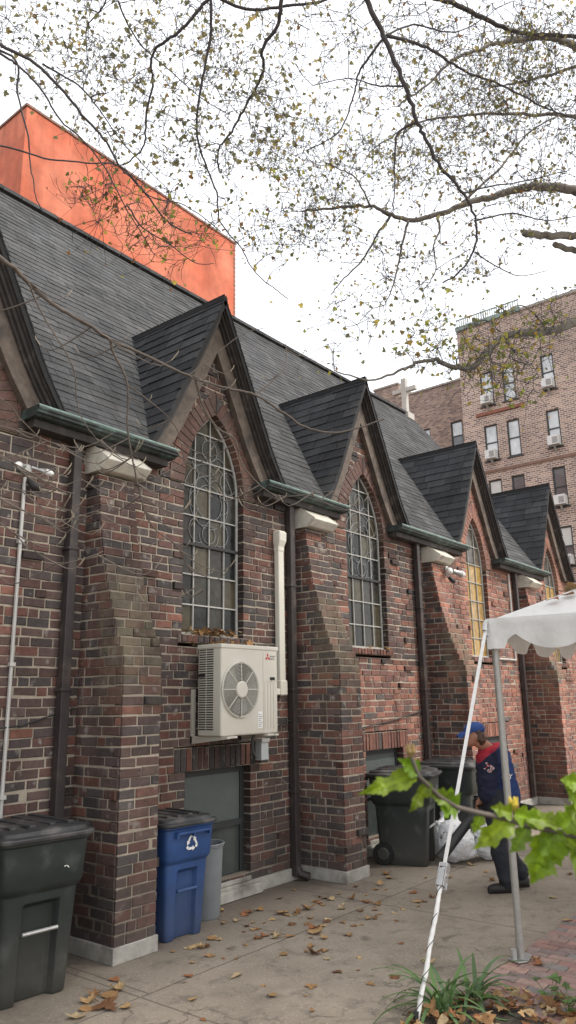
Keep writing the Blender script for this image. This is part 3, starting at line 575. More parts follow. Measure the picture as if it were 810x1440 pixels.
def brickwork(bm, mm, fn, z0, z1, spans, back=.03, n0=0.0, colour=None, rough=.035, mback=.10, depth=None):
    """courses of separate bricks over spans(z) -> [(u0, u1)]; mortar behind them"""
    z = z0; row = 0
    while z < z1 - .02:
        zt = min(z + COURSE, z1)
        zm = (z+zt)/2
        dn = depth(zm) if depth else n0
        wob = br_rng.uniform(0, 6)
        for (a, b) in spans(zm):
            if b - a < .03: continue
            mm.box((a+.005, dn-mback, z), (b-.005, dn-.0015, zt), fn=lambda x, y, q: fn(x, y, q))
            u = a; first = True
            while u < b - .015:
                if first: Lb = br_rng.choice((.105, .215, .16)); first = False
                else: Lb = br_rng.choice((.215, .215, .21, .105))
                v = min(u+Lb, b)
                if b - v < .06: v = b
                dz = .004*sin(u*1.7+wob)
                pr = 0.0; q = br_rng.random()
                if q < rough: pr = br_rng.uniform(.012, .032)
                elif q < rough*1.5: pr = -.004
                ja, jb = (0 if u == a else JOINT/2), (0 if v == b else JOINT/2)
                c = colour(u, zm) if colour else brick_col(u, zm)
                if pr > .01: c = tuple(p*.62 for p in c)
                one_brick(bm, fn, u+ja, v-jb, z+JOINT/2+dz, zt-JOINT/2+dz, dn, back, c, pr)
                u = v
        z = zt; row += 1

def cut(spans, a, b):
    out = []
    for (p, q) in spans:
        if b <= p or a >= q: out.append((p, q)); continue
        if a > p: out.append((p, a))
        if b < q: out.append((b, q))
    return out
def lancet(a, rise):
    k = (rise*rise - a*a)/(2*a); return k, a+k
def arch_half(z, a, spring, rise, extra=0.0):
    k, R = lancet(a, rise); R += extra
    if z <= spring: return a + extra
    q = R*R - (z-spring)**2
    return max(0.0, sqrt(q)-k) if q > 0 else 0.0
RING = .215
def wall_spans(z):
    if z < EAVE: sp = [(WALL_L, WALL_R)]
    else:
        sp = []
        for c in GAB:
            h = (6.2-z)/2.12
            if h > .03: sp.append((c-h, c+h))
    for i, c in enumerate(WIN):
        a = WA[i]
        if SILL-.085 < z < SILL: sp = cut(sp, c-a-.05, c+a+.05)
        elif SILL <= z <= SPRING: sp = cut(sp, c-a, c+a)
        elif z > SPRING:
            h = arch_half(z, a, SPRING, APEX-SPRING, RING)
            if h > 0: sp = cut(sp, c-h, c+h)
    for c in BAS:
        if .17 < z < 1.24: sp = cut(sp, c-.475, c+.475)
        elif 1.24 <= z < 1.47: sp = cut(sp, c-.62, c+.62)
    return sp
def mortar_fill(z):
    return wall_spans(z)
wfn = lambda u, n, z: (u, -n, z)
bm = MB(); mm = MB()
brickwork(bm, mm, wfn, .12, 6.2, wall_spans, back=.145, mback=.14)
# voussoirs of the pointed arches and mortar ring behind them
for i, c in enumerate(WIN):
    a = WA[i]; k, R = lancet(a, APEX-SPRING); th = math.acos(k/R); n = int(R*th/.078)
    for sgn in (1, -1):
        for j in range(n):
            t0 = th*j/n; t1 = th*(j+1)/n
            col = lerp(brick_col(c, 4.6 if i < 3 else 3), (.15, .085, .066) if c < 10 else (.24, .125, .09), .6); d = .008+br_rng.uniform(0, .006)
            g_ = .006/R
            vs = []
            for dd, rr0 in ((-d, 0), (.115, 0)):
                for (rr, tt) in ((R+.004, t0+g_), (R+RING-.005, t0+g_*.8), (R+RING-.005, t1-g_*.8), (R+.004, t1-g_)):
                    vs.append((c+sgn*(rr*cos(tt)-k), dd, SPRING+rr*sin(tt)))
            bm.add(vs, [(0, 1, 2, 3), (0, 1, 5, 4), (1, 2, 6, 5), (2, 3, 7, 6), (3, 0, 4, 7)], col)
        zo = SPRING+(R+RING)*sin(th); xo = (R+RING)*cos(th)-k; zt_ = SPRING+sqrt((R+RING)**2-k*k)
        for (d0, bb_) in ((.0, mm), (-.012, bm)):
            e_ = .006 if bb_ is bm else 0
            bb_.prism([(c+sgn*e_, APEX+e_*2), (c+sgn*(xo-e_), zo), (c+sgn*(xo*.5), (zo+zt_)/2-e_), (c+sgn*e_, zt_-e_)], d0, .10, brick_col(c, 4.6 if i < 3 else 3))
        seg = 12
        for j in range(seg):
            t0 = th*j/seg; t1 = th*(j+1)/seg
            vs = []
            for dd in (.004, .11):
                for (rr, tt) in ((R+.007, t0), (R+RING+.07, t0), (R+RING+.07, t1), (R+.007, t1)):
                    vs.append((c+sgn*max(0.0, rr*cos(tt)-k), dd, SPRING+rr*sin(tt)))
            mm.add(vs, [(0, 1, 2, 3), (4, 5, 6, 7), (0, 1, 5, 4), (2, 3, 7, 6), (3, 0, 4, 7)])
# soldier lintels over the basement windows, brick window sills
def soldiers(c, half, z0, z1, n0, w=.078, tilt=0, k=1.0):
    mm.box((c-half, -n0+.008, z0), (c+half, .10, z1))
    u = c-half
    while u < c+half-.02:
        one_brick(bm, wfn, u+.006, min(u+w, c+half)-.006, z0+.004, z1-.004, n0, .11, tuple(q*k for q in brick_col(c, 2.0)), 0)
        u += w
for c in BAS: soldiers(c, .62, 1.245, 1.465, .004, k=.8)
for i, c in enumerate(WIN): soldiers(c, WA[i]+.05, SILL-.083, SILL-.004, .05, k=.75)
wall = mm.build('wall', M['mortar'], CH)
bo = bm.build('brick_facing', M['brick'], CH)
# wall core behind (solid), left return and far end
cb = MB()
cb.box((WALL_L, .30, 0), (WALL_R, .42, EAVE)); cb.box((WALL_L-.0, .12, .0), (WALL_L+.12, 6.4, EAVE)); cb.box((WALL_R-.12, .12, 0), (WALL_R, 6.4, EAVE)); cb.box((WALL_L, 6.3, 0), (WALL_R, 6.42, EAVE))
for X in (WALL_L, WALL_R-.12): cb.prism([(.12, EAVE), (6.5, EAVE), (3.3, 8.7)], X, X+.12, fn=lambda x, y, z: (y, x, z))
cb.build('end_wall', mat('end_wall_brick', (.14, .08, .065), .9, noise=.3), CH)
# concrete curb along the wall
for (a, b) in ((1.45, 3.99), (4.49, 7.08), (7.58, 10.31), (10.81, 14.11), (14.62, WALL_R)):
    pl = MB(); pl.box((a, -.035, 0), (b, .02, .125)); bevel(pl.build('concrete_curb', M['concrete'], CH), .006)
for c in BAS[1:3]:
    pl = MB(); pl.box((c-.56, -.10, .006), (c+.56, -.037, .10)); pl.box((c-.47, -.02, .128), (c+.47, .14, .17))
    bevel(pl.build('window_step', M['concrete'], CH), .006)

# buttresses
def bdepth(z):
    pts = [(0, .60), (2.30, .60), (2.36, .565), (2.5, .49), (2.92, .345), (3.3, .25), (3.6, .195), (3.95, .145)]
    for (a, d0), (b, d1) in zip(pts, pts[1:]):
        if z <= b: return d0+(d1-d0)*(z-a)/(b-a)
    return .14
for i, X in enumerate(BUT):
    bb = MB(); m2 = MB()
    def colside(u, z, X=X):
        return brick_col(X, z, side=True)
    def colfront(u, z, X=X, i=i):
        c = brick_col(X+.3, z, side=(i < 3))
        if 2.2 < z < 3.05: c = lerp(c, br_rng.choice([(.16, .135, .095), (.19, .155, .11), (.135, .125, .085), (.10, .08, .065)]), br_rng.uniform(.2, .9) if i == 1 else .3)
        return c
    top = 3.93
    brickwork(bb, m2, lambda u, n, z, X=X: (X-n, -u, z), .12, top, lambda z: [(-.02, bdepth(z)-.012)], back=.06, colour=colside, rough=.02, mback=.02)
    brickwork(bb, m2, lambda u, n, z, X=X: (X+BW+n, -u, z), .12, top, lambda z: [(-.02, bdepth(z)-.012)], back=.06, colour=colside, rough=.02, mback=.02)
    brickwork(bb, m2, lambda u, n, z, X=X: (X+u, -n, z), .12, top, lambda z: [(0.0, BW)], back=.10, colour=colfront, rough=.04, mback=.12, depth=bdepth)
    z = .12
    while z < top:      # solid core in steps
        zt = min(z+COURSE, top); d = bdepth((z+zt)/2)
        m2.box((X+.012, -d+.02, z), (X+BW-.012, .02, zt+.001)); z = zt
    bt = m2.build('buttress', M['mortar'], CH)
    f2 = bb.build('buttress_bricks', M['brick'], bt, origin=(9.5, 0, 0))
    pb = MB(); pb.box((X-.018, -BD-.018, 0), (X+BW+.018, .0, .12)); bevel(pb.build('base_curb', M['concrete'], bt, origin=(9.5, 0, 0)), .006)
    cp = MB()
    prof = [(.0, 4.20), (-.11, 4.195), (-.325, 4.035), (-.235, 3.955), (.0, 3.955)]
    cp.prism(prof, X-.045, X+BW+.055, fn=lambda x, y, z: (y, x, z))
    bevel(cp.build('cap_stone', M['capstone'], bt, origin=(9.5, 0, 0)), .012)

# ---- windows
gl_rng = random.Random(8)
def ring_line(c, a, z, h): return None
for i, c in enumerate(WIN):
    a = WA[i]; rise = APEX-SPRING; amber = (i >= 3)
    GY = .095
    gm = MB()
    ncol = 4 if i < 3 else 3
    zrows = [SILL]
    step = .318 if i < 3 else .325
    while zrows[-1]+step < APEX: zrows.append(zrows[-1]+step)
    zrows.append(APEX)
    tones = [(.040, .038, .031), (.068, .058, .038), (.030, .030, .028), (.08, .068, .044), (.046, .045, .038), (.024, .025, .025)]
    for r_ in range(len(zrows)-1):
        for q in range(ncol):
            x0 = c-a+2*a*q/ncol; x1 = c-a+2*a*(q+1)/ncol
            t = gl_rng.choice(tones)
            if amber and zrows[r_] < 3.95: t = gl_rng.choice([(.34, .215, .065), (.39, .255, .085), (.30, .19, .065), (.36, .24, .10), (.20, .145, .075)])
            elif amber: t = gl_rng.choice([(.10, .09, .075), (.075, .07, .062), (.13, .11, .085)])
            if i < 3 and q in (0, ncol-1): t = tuple(v*.8 for v in t)
            for s_ in range(6):
                za = zrows[r_]+(zrows[r_+1]-zrows[r_])*s_/6; zb = zrows[r_]+(zrows[r_+1]-zrows[r_])*(s_+1)/6
                ha, hb = arch_half(za, a, SPRING, rise), arch_half(zb, a, SPRING, rise)
                p0, p1 = max(x0, c-ha), min(x1, c+ha); q0, q1 = max(x0, c-hb), min(x1, c+hb)
                if p1 <= p0 and q1 <= q0: continue
                p1 = max(p0, p1); q1 = max(q0, q1)
                gm.add([(p0, GY, za), (p1, GY, za), (q1, GY, zb), (q0, GY, zb)], [(0, 1, 2, 3)], t)
    wo_ = gm.build('arched_window', M['glass'], CH)
    OR = (9.5, 0, 0)
    # outer frame following the arch
    fr = MB(); pts = []
    k, R = lancet(a-.02, rise-.02); th = math.acos(k/R)
    right = [(c+a-.02, SILL+.01)] + [(c+R*cos(th*t/10)-k, SPRING+R*sin(th*t/10)) for t in range(11)]
    left = [(2*c-x, z) for x, z in right][::-1]
    path = [(x, GY-.012, z) for x, z in right+left[1:]]
    fr.tube(path, .017, 6); fr.box((c-a+.01, GY-.03, SILL), (c+a-.01, GY-.003, SILL+.03))
    fr.build('window_frame', M['lead'], wo_, origin=OR)
    ld = MB()
    for q in range(1, ncol):
        x = c-a+2*a*q/ncol
        z = SPRING
        while z < APEX and arch_half(z, a, SPRING, rise) > abs(x-c): z += .02
        ld.box((x-.006, GY-.02, SILL+.03), (x+.006, GY-.002, z))
    for z in zrows[1:-1]:
        h = arch_half(z, a, SPRING, rise)-.02
        ld.box((c-h, GY-.019, z-.007), (c+h, GY-.0035, z+.007))
    ld.build('glazing_bar', M['lead'], wo_, origin=OR)
    if i < 3:
        tr_ = MB()
        def arc(cx, cz, r0, t0, t1, n=14, w=.0038):
            tr_.tube([(cx+r0*cos(t0+(t1-t0)*j/n), GY-.010, cz+r0*sin(t0+(t1-t0)*j/n)) for j in range(n+1)], w, 5)
        zc = 4.02
        for r0 in (.20, .30): arc(c, zc, r0, 0, 2*pi, 24)
        for q in range(6): arc(c+.2*cos(q*pi/3), zc+.2*sin(q*pi/3), .1, q*pi/3-pi*.6, q*pi/3+pi*.6, 10)
        for s_ in (1, -1):
            arc(c+s_*.30, zc+.28, .13, 0, 2*pi, 14); arc(c+s_*.14, zc+.42, .12, .3, 4.6, 12)
            arc(c+s_*.16, zc-.33, .14, -1.9 if s_ > 0 else pi-1.2, 1.2 if s_ > 0 else pi+1.9, 10)
        arc(c, zc-.36, .15, pi, 2*pi, 12); arc(c, zc-.36, .10, 0, 2*pi, 14); arc(c, zc+.60, .12, 0, 2*pi, 14)
        for r0 in (.38,): arc(c, zc+.06, r0, .2, pi-.2, 16)
        tr_.build('lead_tracery', M['tracery'], wo_, origin=OR)
        tb = MB(); tb.box((c-a+.02, GY-.035, 3.505), (c+a-.02, GY-.021, 3.535)); tb.build('transom', M['darkiron'], wo_, origin=OR)

# ---- basement windows
for c in BAS:
    f_ = MB(); y0, y1 = .09, .13
    f_.box((c-.475, y0, .17), (c-.415, y1, 1.24)); f_.box((c+.415, y0, .17), (c+.475, y1, 1.24))
    f_.box((c-.415, y0, 1.18), (c+.415, y1, 1.24)); f_.box((c-.415, y0, .17), (c+.415, y1, .21)); f_.box((c-.415, y0-.015, .66), (c+.415, y1, .715))
    fo = f_.build('basement_window', M['frame_dark'], CH)
    p_ = MB(); p_.box((c-.415, .112, .21), (c+.415, .118, .66)); p_.build('lower_pane', M['pane'], fo, origin=(9.5, 0, 0))
    p_ = MB(); p_.box((c-.415, .105, .715), (c+.415, .111, 1.18))
    z = .73
    while z < 1.17: p_.box((c-.40, .100, z), (c+.40, .1045, z+.012)); z += .024
    p_.build('upper_pane', M['blind'], fo, origin=(9.5, 0, 0))

# ---- roofs made of separate shingles
sh_rng = random.Random(21)
def shingles(mb, fn, v1, spans, expo, w, cols, lift=.014, u_wob=.006):
    v = 0.0; row = 0
    while v < v1:
        off = sh_rng.uniform(0, w); vt = min(v+expo*1.25, v1+.05)
        ph = sh_rng.uniform(0, 6)
        for (a, b) in spans(v+expo*.5):
            u = a - off; 
            while u < b:
                x0 = max(u, a); x1 = min(u+w*sh_rng.uniform(.75, 1.25), b)
                if x1-x0 > .02:
                    k = sh_rng.uniform(.82, 1.16); c = tuple(q*k for q in sh_rng.choice(cols))
                    d = sh_rng.uniform(-u_wob, u_wob) + .006*sin(u*1.3+ph); L_ = lift*sh_rng.uniform(.7, 1.5)
                    g_ = .003
                    vs = [fn(x0+g_, v+d, L_), fn(x1-g_, v+d, L_), fn(x1-g_, vt, .001), fn(x0+g_, vt, .001), fn(x0+g_, v+d, -.004), fn(x1-g_, v+d, -.004)]
                    mb.add(vs, [(0, 1, 2, 3), (0, 4, 5, 1), (0, 3, 4), (1, 5, 2)], c)
                u = x1 if x1 > u else u+w
        v += expo; row += 1
MAIN = [(.085, .086, .088), (.089, .090, .092), (.081, .082, .084), (.094, .094, .094), (.084, .085, .086)]
DORM = [(.053, .054, .057), (.058, .059, .062), (.048, .049, .052), (.063, .064, .065)]
MSL = 1.34; ct, st_ = 1/sqrt(1+MSL*MSL), MSL/sqrt(1+MSL*MSL)
Y0R, Z0R = -.27, 4.42-.17*MSL+.02
def sag(x, y): return -.05*sin(max(0, min(1, (y+.3)/3.6))*pi) - .035*sin(pi*max(0, min(1, (x-4)/12)))*max(0, y/3.3)
def main_fn(u, v, n):
    y = Y0R+v*ct; z = Z0R+v*st_ + sag(u, y) + .10*max(0, 1-v/.7)**2
    return (u, y-n*st_, z+n*ct)
VR = (3.32-Y0R)/ct
def main_spans(v):
    y = Y0R+v*ct; z = Z0R+v*st_
    xr = 17.5 - 1.1*(v/VR)
    if y < .16:
        h = (6.42-z)/2.02-.03; sp = []; edges = [WALL_L-.1] + [q for c in GAB for q in (c-h, c+h)] + [xr]
        for a, b in zip(edges[::2], edges[1::2]):
            if b > a: sp.append((a, b))
        return sp
    return [(WALL_L-.1, xr)]
rm = MB(); shingles(rm, main_fn, VR, main_spans, .135, .26, MAIN, lift=.0085)
roof = rm.build('roof', M['shingle'], CH)
OR = (9.5, 0, 0)
ud = MB()
nn = 24
for q in range(nn):
    xa = WALL_L+(16.4-WALL_L)*q/nn; xb = WALL_L+(16.4-WALL_L)*(q+1)/nn
    for r_ in range(8):
        va, vb = .85+(VR-.85)*r_/8, .85+(VR-.85)*(r_+1)/8
        ud.add([main_fn(xa, va, -.03), main_fn(xb, va, -.03), main_fn(xb, vb, -.03), main_fn(xa, vb, -.03)], [(0, 1, 2, 3)])
ud.add([main_fn(16.4, .85, -.03), main_fn(17.45, .85, -.03), main_fn(16.4, VR, -.03)], [(0, 1, 2)])
zr = Z0R+VR*st_
ud.add([(WALL_L, 3.33, zr-.03), (16.4, 3.33, zr-.03), (17.4, 6.7, 4.2), (WALL_L, 6.7, 4.2)], [(0, 1, 2, 3)])
ud.add([(16.4, 3.33, zr-.03), (17.45, .3, 4.9), (17.4, 6.7, 4.2)], [(0, 1, 2)])
ud.build('roof_underlay', M['roofdark'], roof, origin=OR)
rc = MB()
q = WALL_L
while q < 16.35:
    s1 = sag(q+.15, 3.3); k = sh_rng.uniform(.7, 1.2)
    rc.box((q, 3.22, zr-.035+s1), (q+.29, 3.42, zr+.02+s1), tuple(p*k for p in MAIN[0])); q += .30
rc.build('ridge_cap', M['shingle'], roof, origin=OR)

RKZ, RKS = 6.39, 2.03         # dormer roof: ridge height and slope
def flare(t): return .06*max(0, (t-.80)/.20)**1.5       # t: 0 ridge -> 1 eave, pushes out
def dorm(c, sgn):
    Lh = RKZ-4.36; L_ = sqrt(1+RKS*RKS)*Lh/RKS
    def fn(u, v, n):     # u along Y, v from eave to ridge
        t = 1-v/L_; z = RKZ-Lh*t; x = Lh*t/RKS + flare(t) + n*.9
        return (c+sgn*x, u, z+n*.42)
    def sp(v):
        t = 1-v/L_; z = RKZ-Lh*t
        return [(-.215, max(-.1, (z-4.42)/MSL-.1+.16))]
    return fn, L_, sp
for c in GAB:
    dr = MB()
    for s_ in (-1, 1):
        fn, L_, sp = dorm(c, s_)
        shingles(dr, fn, L_, sp, .155, .34, DORM, lift=.013)
    d_ = dr.build('dormer_roof', M['shingle'], CH)
    u_ = MB()
    for s_ in (-1, 1):
        fn, L_, sp = dorm(c, s_)
        for r_ in range(12):
            va, vb = L_*r_/12, L_*(r_+1)/12
            ya, yb = sp(va)[0][1], sp(vb)[0][1]
            u_.add([fn(-.20, va, -.012), fn(ya, va, -.012), fn(yb, vb, -.012), fn(-.20, vb, -.012)], [(0, 1, 2, 3)])
            # thickness at the front edge
            u_.add([fn(-.205, va, .006), fn(-.205, va, -.05), fn(-.205, vb, -.05), fn(-.205, vb, .006)], [(0, 1, 2, 3)])
    u_.box((c-.03, -.21, RKZ-.03), (c+.03, 1.50, RKZ+.018))
    u_.build('dormer_underlay', M['roofdark'], d_, origin=OR)
    # rakes: brown board on the gable, stepped dark moulding outside it
    for s_ in (-1, 1):
        fn, L_, sp = dorm(c, s_)
        def off(v, inset):      # point on the roof slope moved inward (horizontally)
            p = fn(0, v, -.0); return (p[0]-s_*inset, p[2])
        rb = MB()
        n = 10
        for r_ in range(n):
            va, vb = L_*(r_/n)*.995, L_*((r_+1)/n)*.995
            o1, o2 = off(va, .075+.05), off(vb, .075+.05); i1, i2 = off(va, .075+.24), off(vb, .075+.24)
            if (i2[0]-c)*s_ < 0:
                i2 = (c, i2[1]-(0-(i2[0]-c)*s_)*RKS)
            if (i1[0]-c)*s_ < 0: i1 = (c, i1[1]-(0-(i1[0]-c)*s_)*RKS)
            if (o2[0]-c)*s_ < 0: o2 = (c, o2[1]-(0-(o2[0]-c)*s_)*RKS)
            if (o1[0]-c)*s_ < 0: o1 = (c, o1[1]-(0-(o1[0]-c)*s_)*RKS)
            rb.prism([o1, o2, i2, i1], -.085, -.015)
        rbo = rb.build('rake_board', M['wood'], CH)
        md_ = MB()
        for (y0, y1, ia, ib) in ((-.115, -.02, .02, .135), (-.150, -.02, .02, .105), (-.178, -.02, .018, .072), (-.198, -.02, .014, .042)):
            for r_ in range(n):
                va, vb = L_*(r_/n)*.995, L_*((r_+1)/n)*.995
                q_ = []
                for (v_, ii) in ((va, ia), (vb, ia), (vb, ib), (va, ib)):
                    p = off(v_, ii)
                    if (p[0]-c)*s_ < 0: p = (c, p[1]-(0-(p[0]-c)*s_)*RKS)
                    q_.append(p)
                md_.prism(q_, y0, y1-.0)
        md_.build('rake_moulding', M['wood_dark'], rbo, origin=OR)

# ---- gutters between the gables, with dark soffit behind
for k, (xa, xb) in enumerate(((.4, 1.8), (3.30, 4.90), (6.30, 7.93), (9.28, 11.50), (12.96, 15.25))):
    gu = MB()
    prof = [(-.03, 4.345), (-.26, 4.345), (-.285, 4.335), (-.285, 4.315), (-.272, 4.305), (-.268, 4.285), (-.235, 4.28), (-.22, 4.265), (-.03, 4.265)]
    gu.prism(prof, xa, xb, fn=lambda x, y, z: (y, x, z))
    go = gu.build('gutter', M['copper'], CH); bevel(go, .004)
    lp = MB(); lp.tube([(xa, -.278, 4.340), (xb, -.278, 4.340)], .014, 8); lp.build('gutter_lip', mat('bright_patina', (.19, .27, .24), .65, noise=.4, nscale=9, bump=.1) if k == 0 else bpy.data.materials['bright_patina'], go, origin=OR)
    sf = MB(); sf.box((xa+.04, -.16, 4.19), (xb-.04, -.01, 4.26)); sf.build('soffit', M['wood_dark'], CH)

# ---- downspouts
for k, (x, z0, bend) in enumerate(((3.845, .20, 0), (6.94, .05, 1), (10.05, .15, 0), (13.87, .15, 0))):
    d_ = MB()
    d_.box((x-.043, -.105, z0), (x+.043, -.025, 4.235))
    for z in (.9, 2.0, 3.2): d_.box((x-.06, -.112, z), (x+.06, -.012, z+.03))
    if bend:
        d_.tube([(x, -.065, .30), (x, -.07, .14), (x+.02, -.11, .07), (x+.06, -.2, .045)], .046, 8)
    bevel(d_.build('downspout', M['pipe'], CH), .008)
# cross at the end of the ridge
cx = MB(); X = 16.15
cx.box((X-.07, 3.25, 8.95), (X+.07, 3.39, 10.0)); cx.box((X-.055, 2.98, 9.62), (X+.055, 3.66, 9.74)); cx.box((X-.16, 3.16, 8.85), (X+.16, 3.48, 9.02))
bevel(cx.build('ridge_cross', M['cross_stone'], CH), .012)

# ------------------------------------------------------------ orange stucco building
OB = empty('stucco_building', (13.7, 11, 0)); tag(OB, 'tall windowless orange stucco building rising behind the slate roof', 'building')
ob = MB()
ob.box((9.36, 11, 0), (18.0, 22, 18.25))
ob.build('wall', M['stucco'], OB)
ob = MB(); ob.box((9.32, 10.965, 18.255), (18.03, 11.12, 18.33)); ob.box((9.32, 11.125, 18.255), (9.48, 22, 18.33)); ob.box((17.88, 11.125, 18.255), (18.03, 22, 18.33))
ob.build('parapet_cap', mat('parapet_edge', (.22, .13, .10), .9, noise=.3), OB)
ob = MB()
z = 12.0; rq = random.Random(4)
while z < 18.2:
    ob.box((17.90, 10.990, z), (18.006, 11.1, z+.12), (.30*rq.uniform(.6, 1.1), .12, .09)); z += .18
ob.build('corner_bricks', M['paver'], OB)

# ------------------------------------------------------------ apartment house
def apartment_brick(name, mort=(.52, .46, .41)):
    m = bpy.data.materials.new(name); m.use_nodes = True
    nt = m.node_tree; N = nt.nodes; L = nt.links; bs = N['Principled BSDF']; bs.inputs['Roughness'].default_value = .9
    g = N.new('ShaderNodeNewGeometry'); sx = N.new('ShaderNodeSeparateXYZ'); L.new(g.outputs['Position'], sx.inputs[0])
    ad = N.new('ShaderNodeMath'); ad.operation = 'ADD'; L.new(sx.outputs[0], ad.inputs[0]); L.new(sx.outputs[1], ad.inputs[1])
    cb = N.new('ShaderNodeCombineXYZ'); L.new(ad.outputs[0], cb.inputs[0]); L.new(sx.outputs[2], cb.inputs[1])
    b = N.new('ShaderNodeTexBrick'); L.new(cb.outputs[0], b.inputs['Vector'])
    b.inputs['Color1'].default_value = (.145, .088, .07, 1); b.inputs['Color2'].default_value = (.42, .285, .215, 1); b.inputs['Mortar'].default_value = (*mort, 1)
    b.inputs['Scale'].default_value = 1; b.inputs['Brick Width'].default_value = .27; b.inputs['Row Height'].default_value = .105; b.inputs['Mortar Size'].default_value = .016
    b.inputs['Bias'].default_value = -.1
    n = N.new('ShaderNodeTexNoise'); n.inputs['Scale'].default_value = .35; n.inputs['Detail'].default_value = 6; L.new(g.outputs['Position'], n.inputs['Vector'])
    mr = N.new('ShaderNodeMapRange'); mr.inputs[1].default_value = .3; mr.inputs[2].default_value = .7; mr.inputs[3].default_value = .8; mr.inputs[4].default_value = 1.2; L.new(n.outputs['Fac'], mr.inputs[0])
    v = N.new('ShaderNodeVectorMath'); v.operation = 'SCALE'; L.new(b.outputs['Color'], v.inputs[0]); L.new(mr.outputs[0], v.inputs['Scale'])
    L.new(v.outputs[0], bs.inputs['Base Color'])
    return m
AX = 36.0
AP = empty('apartment_building', (AX, 4, 0)); tag(AP, 'tall brown brick apartment house with rows of sash windows', 'building')
mb_ = apartment_brick('apartment_brick')
OA = (AX, 4, 0)
def wallgrid(mb, x, y0, y1, z0, z1, holes, depth=.18):
    ys = sorted({y0, y1, *[q for h in holes for q in h[:2]]}); zs = sorted({z0, z1, *[q for h in holes for q in h[2:]]})
    for a, b in zip(ys, ys[1:]):
        for c, d in zip(zs, zs[1:]):
            ym, zm = (a+b)/2, (c+d)/2
            if any(h[0] < ym < h[1] and h[2] < zm < h[3] for h in holes): continue
            mb.add([(x, a, c), (x, b, c), (x, b, d), (x, a, d)], [(0, 1, 2, 3)])
    for (a, b, c, d) in holes:
        mb.add([(x, a, c), (x+depth, a, c), (x+depth, b, c), (x, b, c), (x, a, d), (x+depth, a, d), (x+depth, b, d), (x, b, d)], [(0, 1, 2, 3), (4, 5, 6, 7), (0, 1, 5, 4), (3, 2, 6, 7)])
cols = [(9.24, .36), (8.01, .34), (5.94, .33), (3.2, .36), (1.9, .36), (-.3, .36), (-3.0, .36), (-4.3, .36)]
rows = [(16.97, 18.9), (13.9, 15.87), (10.85, 12.85), (7.9, 9.85), (4.9, 6.85), (1.9, 3.85)]
holes = [(y-h, y+h, a, b) for (y, h) in cols for (a, b) in rows]
aw = MB(); wallgrid(aw, AX, -8, 10.72, 0, 21.75, holes)
aw.add([(AX, 10.72, 0), (AX+16, 10.72, 0), (AX+16, 10.72, 21.75), (AX, 10.72, 21.75)], [(0, 1, 2, 3)])
aw.add([(AX, -8, 0), (AX+16, -8, 0), (AX+16, -8, 21.75), (AX, -8, 21.75)], [(0, 1, 2, 3)])
aw.add([(AX, -8, 21.7), (AX+16, -8, 21.7), (AX+16, 10.72, 21.7), (AX, 10.72, 21.7)], [(0, 1, 2, 3)])
aw.add([(AX+16, -8, 0), (AX+16, 18.5, 0), (AX+16, 18.5, 21.7), (AX+16, -8, 21.7)], [(0, 1, 2, 3)])
aw.build('wall', mb_, AP)
W2 = AX+4
left_holes = [(y-.38, y+.38, a, b) for y in (13.0, 15.15, 17.6) for (a, b) in ((16.35, 18.2), (13.1, 14.95), (9.9, 11.7))]
a2 = MB(); wallgrid(a2, W2, 10.72, 18.75, 0, 20.75, left_holes)
a2.add([(W2, 10.72, 20.70), (W2+12, 10.72, 20.70), (W2+12, 18.75, 20.70), (W2, 18.75, 20.70)], [(0, 1, 2, 3)])
a2.add([(W2, 18.75, 0), (W2+12, 18.75, 0), (W2+12, 18.75, 20.75), (W2, 18.75, 20.75)], [(0, 1, 2, 3)])
a2.box((W2+.02, 16.85, 20.77), (W2+3.5, 18.70, 21.75))
a2.build('rear_wing_wall', apartment_brick('apartment_brick_dark', (.27, .235, .21)), AP)
cp = MB(); cp.box((AX-.08, -8, 21.752), (AX+.3, 7.0, 21.9)); cp.box((W2-.06, 10.74, 20.755), (W2+.3, 16.83, 20.87)); cp.box((W2-.04, 16.83, 21.755), (W2+.3, 18.75, 21.87))
cp.build('coping', mat('grey_coping', (.30, .27, .24), .9, noise=.2), AP)
cp = MB(); cp.box((AX-.12, 7.01, 21.752), (AX+.35, 10.74, 22.0)); 
y = 7.1
while y < 10.7: cp.box((AX-.05, y, 22.0), (AX-.02, y+.04, 22.40)); y += .13
cp.box((AX-.06, 7.05, 22.405), (AX-.01, 10.7, 22.46))
cp.build('roof_railing', mat('green_copper_rail', (.20, .25, .22), .7, noise=.3), AP)
bc = MB(); bc.box((AX-.07, -8, 13.25), (AX-.003, 10.70, 13.40)); bc.build('string_course', mat('string_course_brick', (.20, .12, .09), .9, noise=.3), AP)
bc = MB(); bc.box((AX-.10, 7.3, 16.45), (AX-.004, 9.95, 16.62)); bc.build('ledge', mat('rust_ledge', (.24, .10, .07), .9, noise=.3), AP)
mg_bright = mat('bright_sash_glass', (.50, .53, .54), .15, noise=.35, nscale=1.2, bump=0, spec=.7)  # bright reflection put into the pale base colour
mg_dark = mat('dark_sash_glass', (.10, .11, .115), .12, noise=.5, nscale=1.0, bump=0, spec=.8)
mg_shade = mat('window_shade', (.55, .55, .52), .8, noise=.1, nscale=2, bump=0)
wr = random.Random(9)
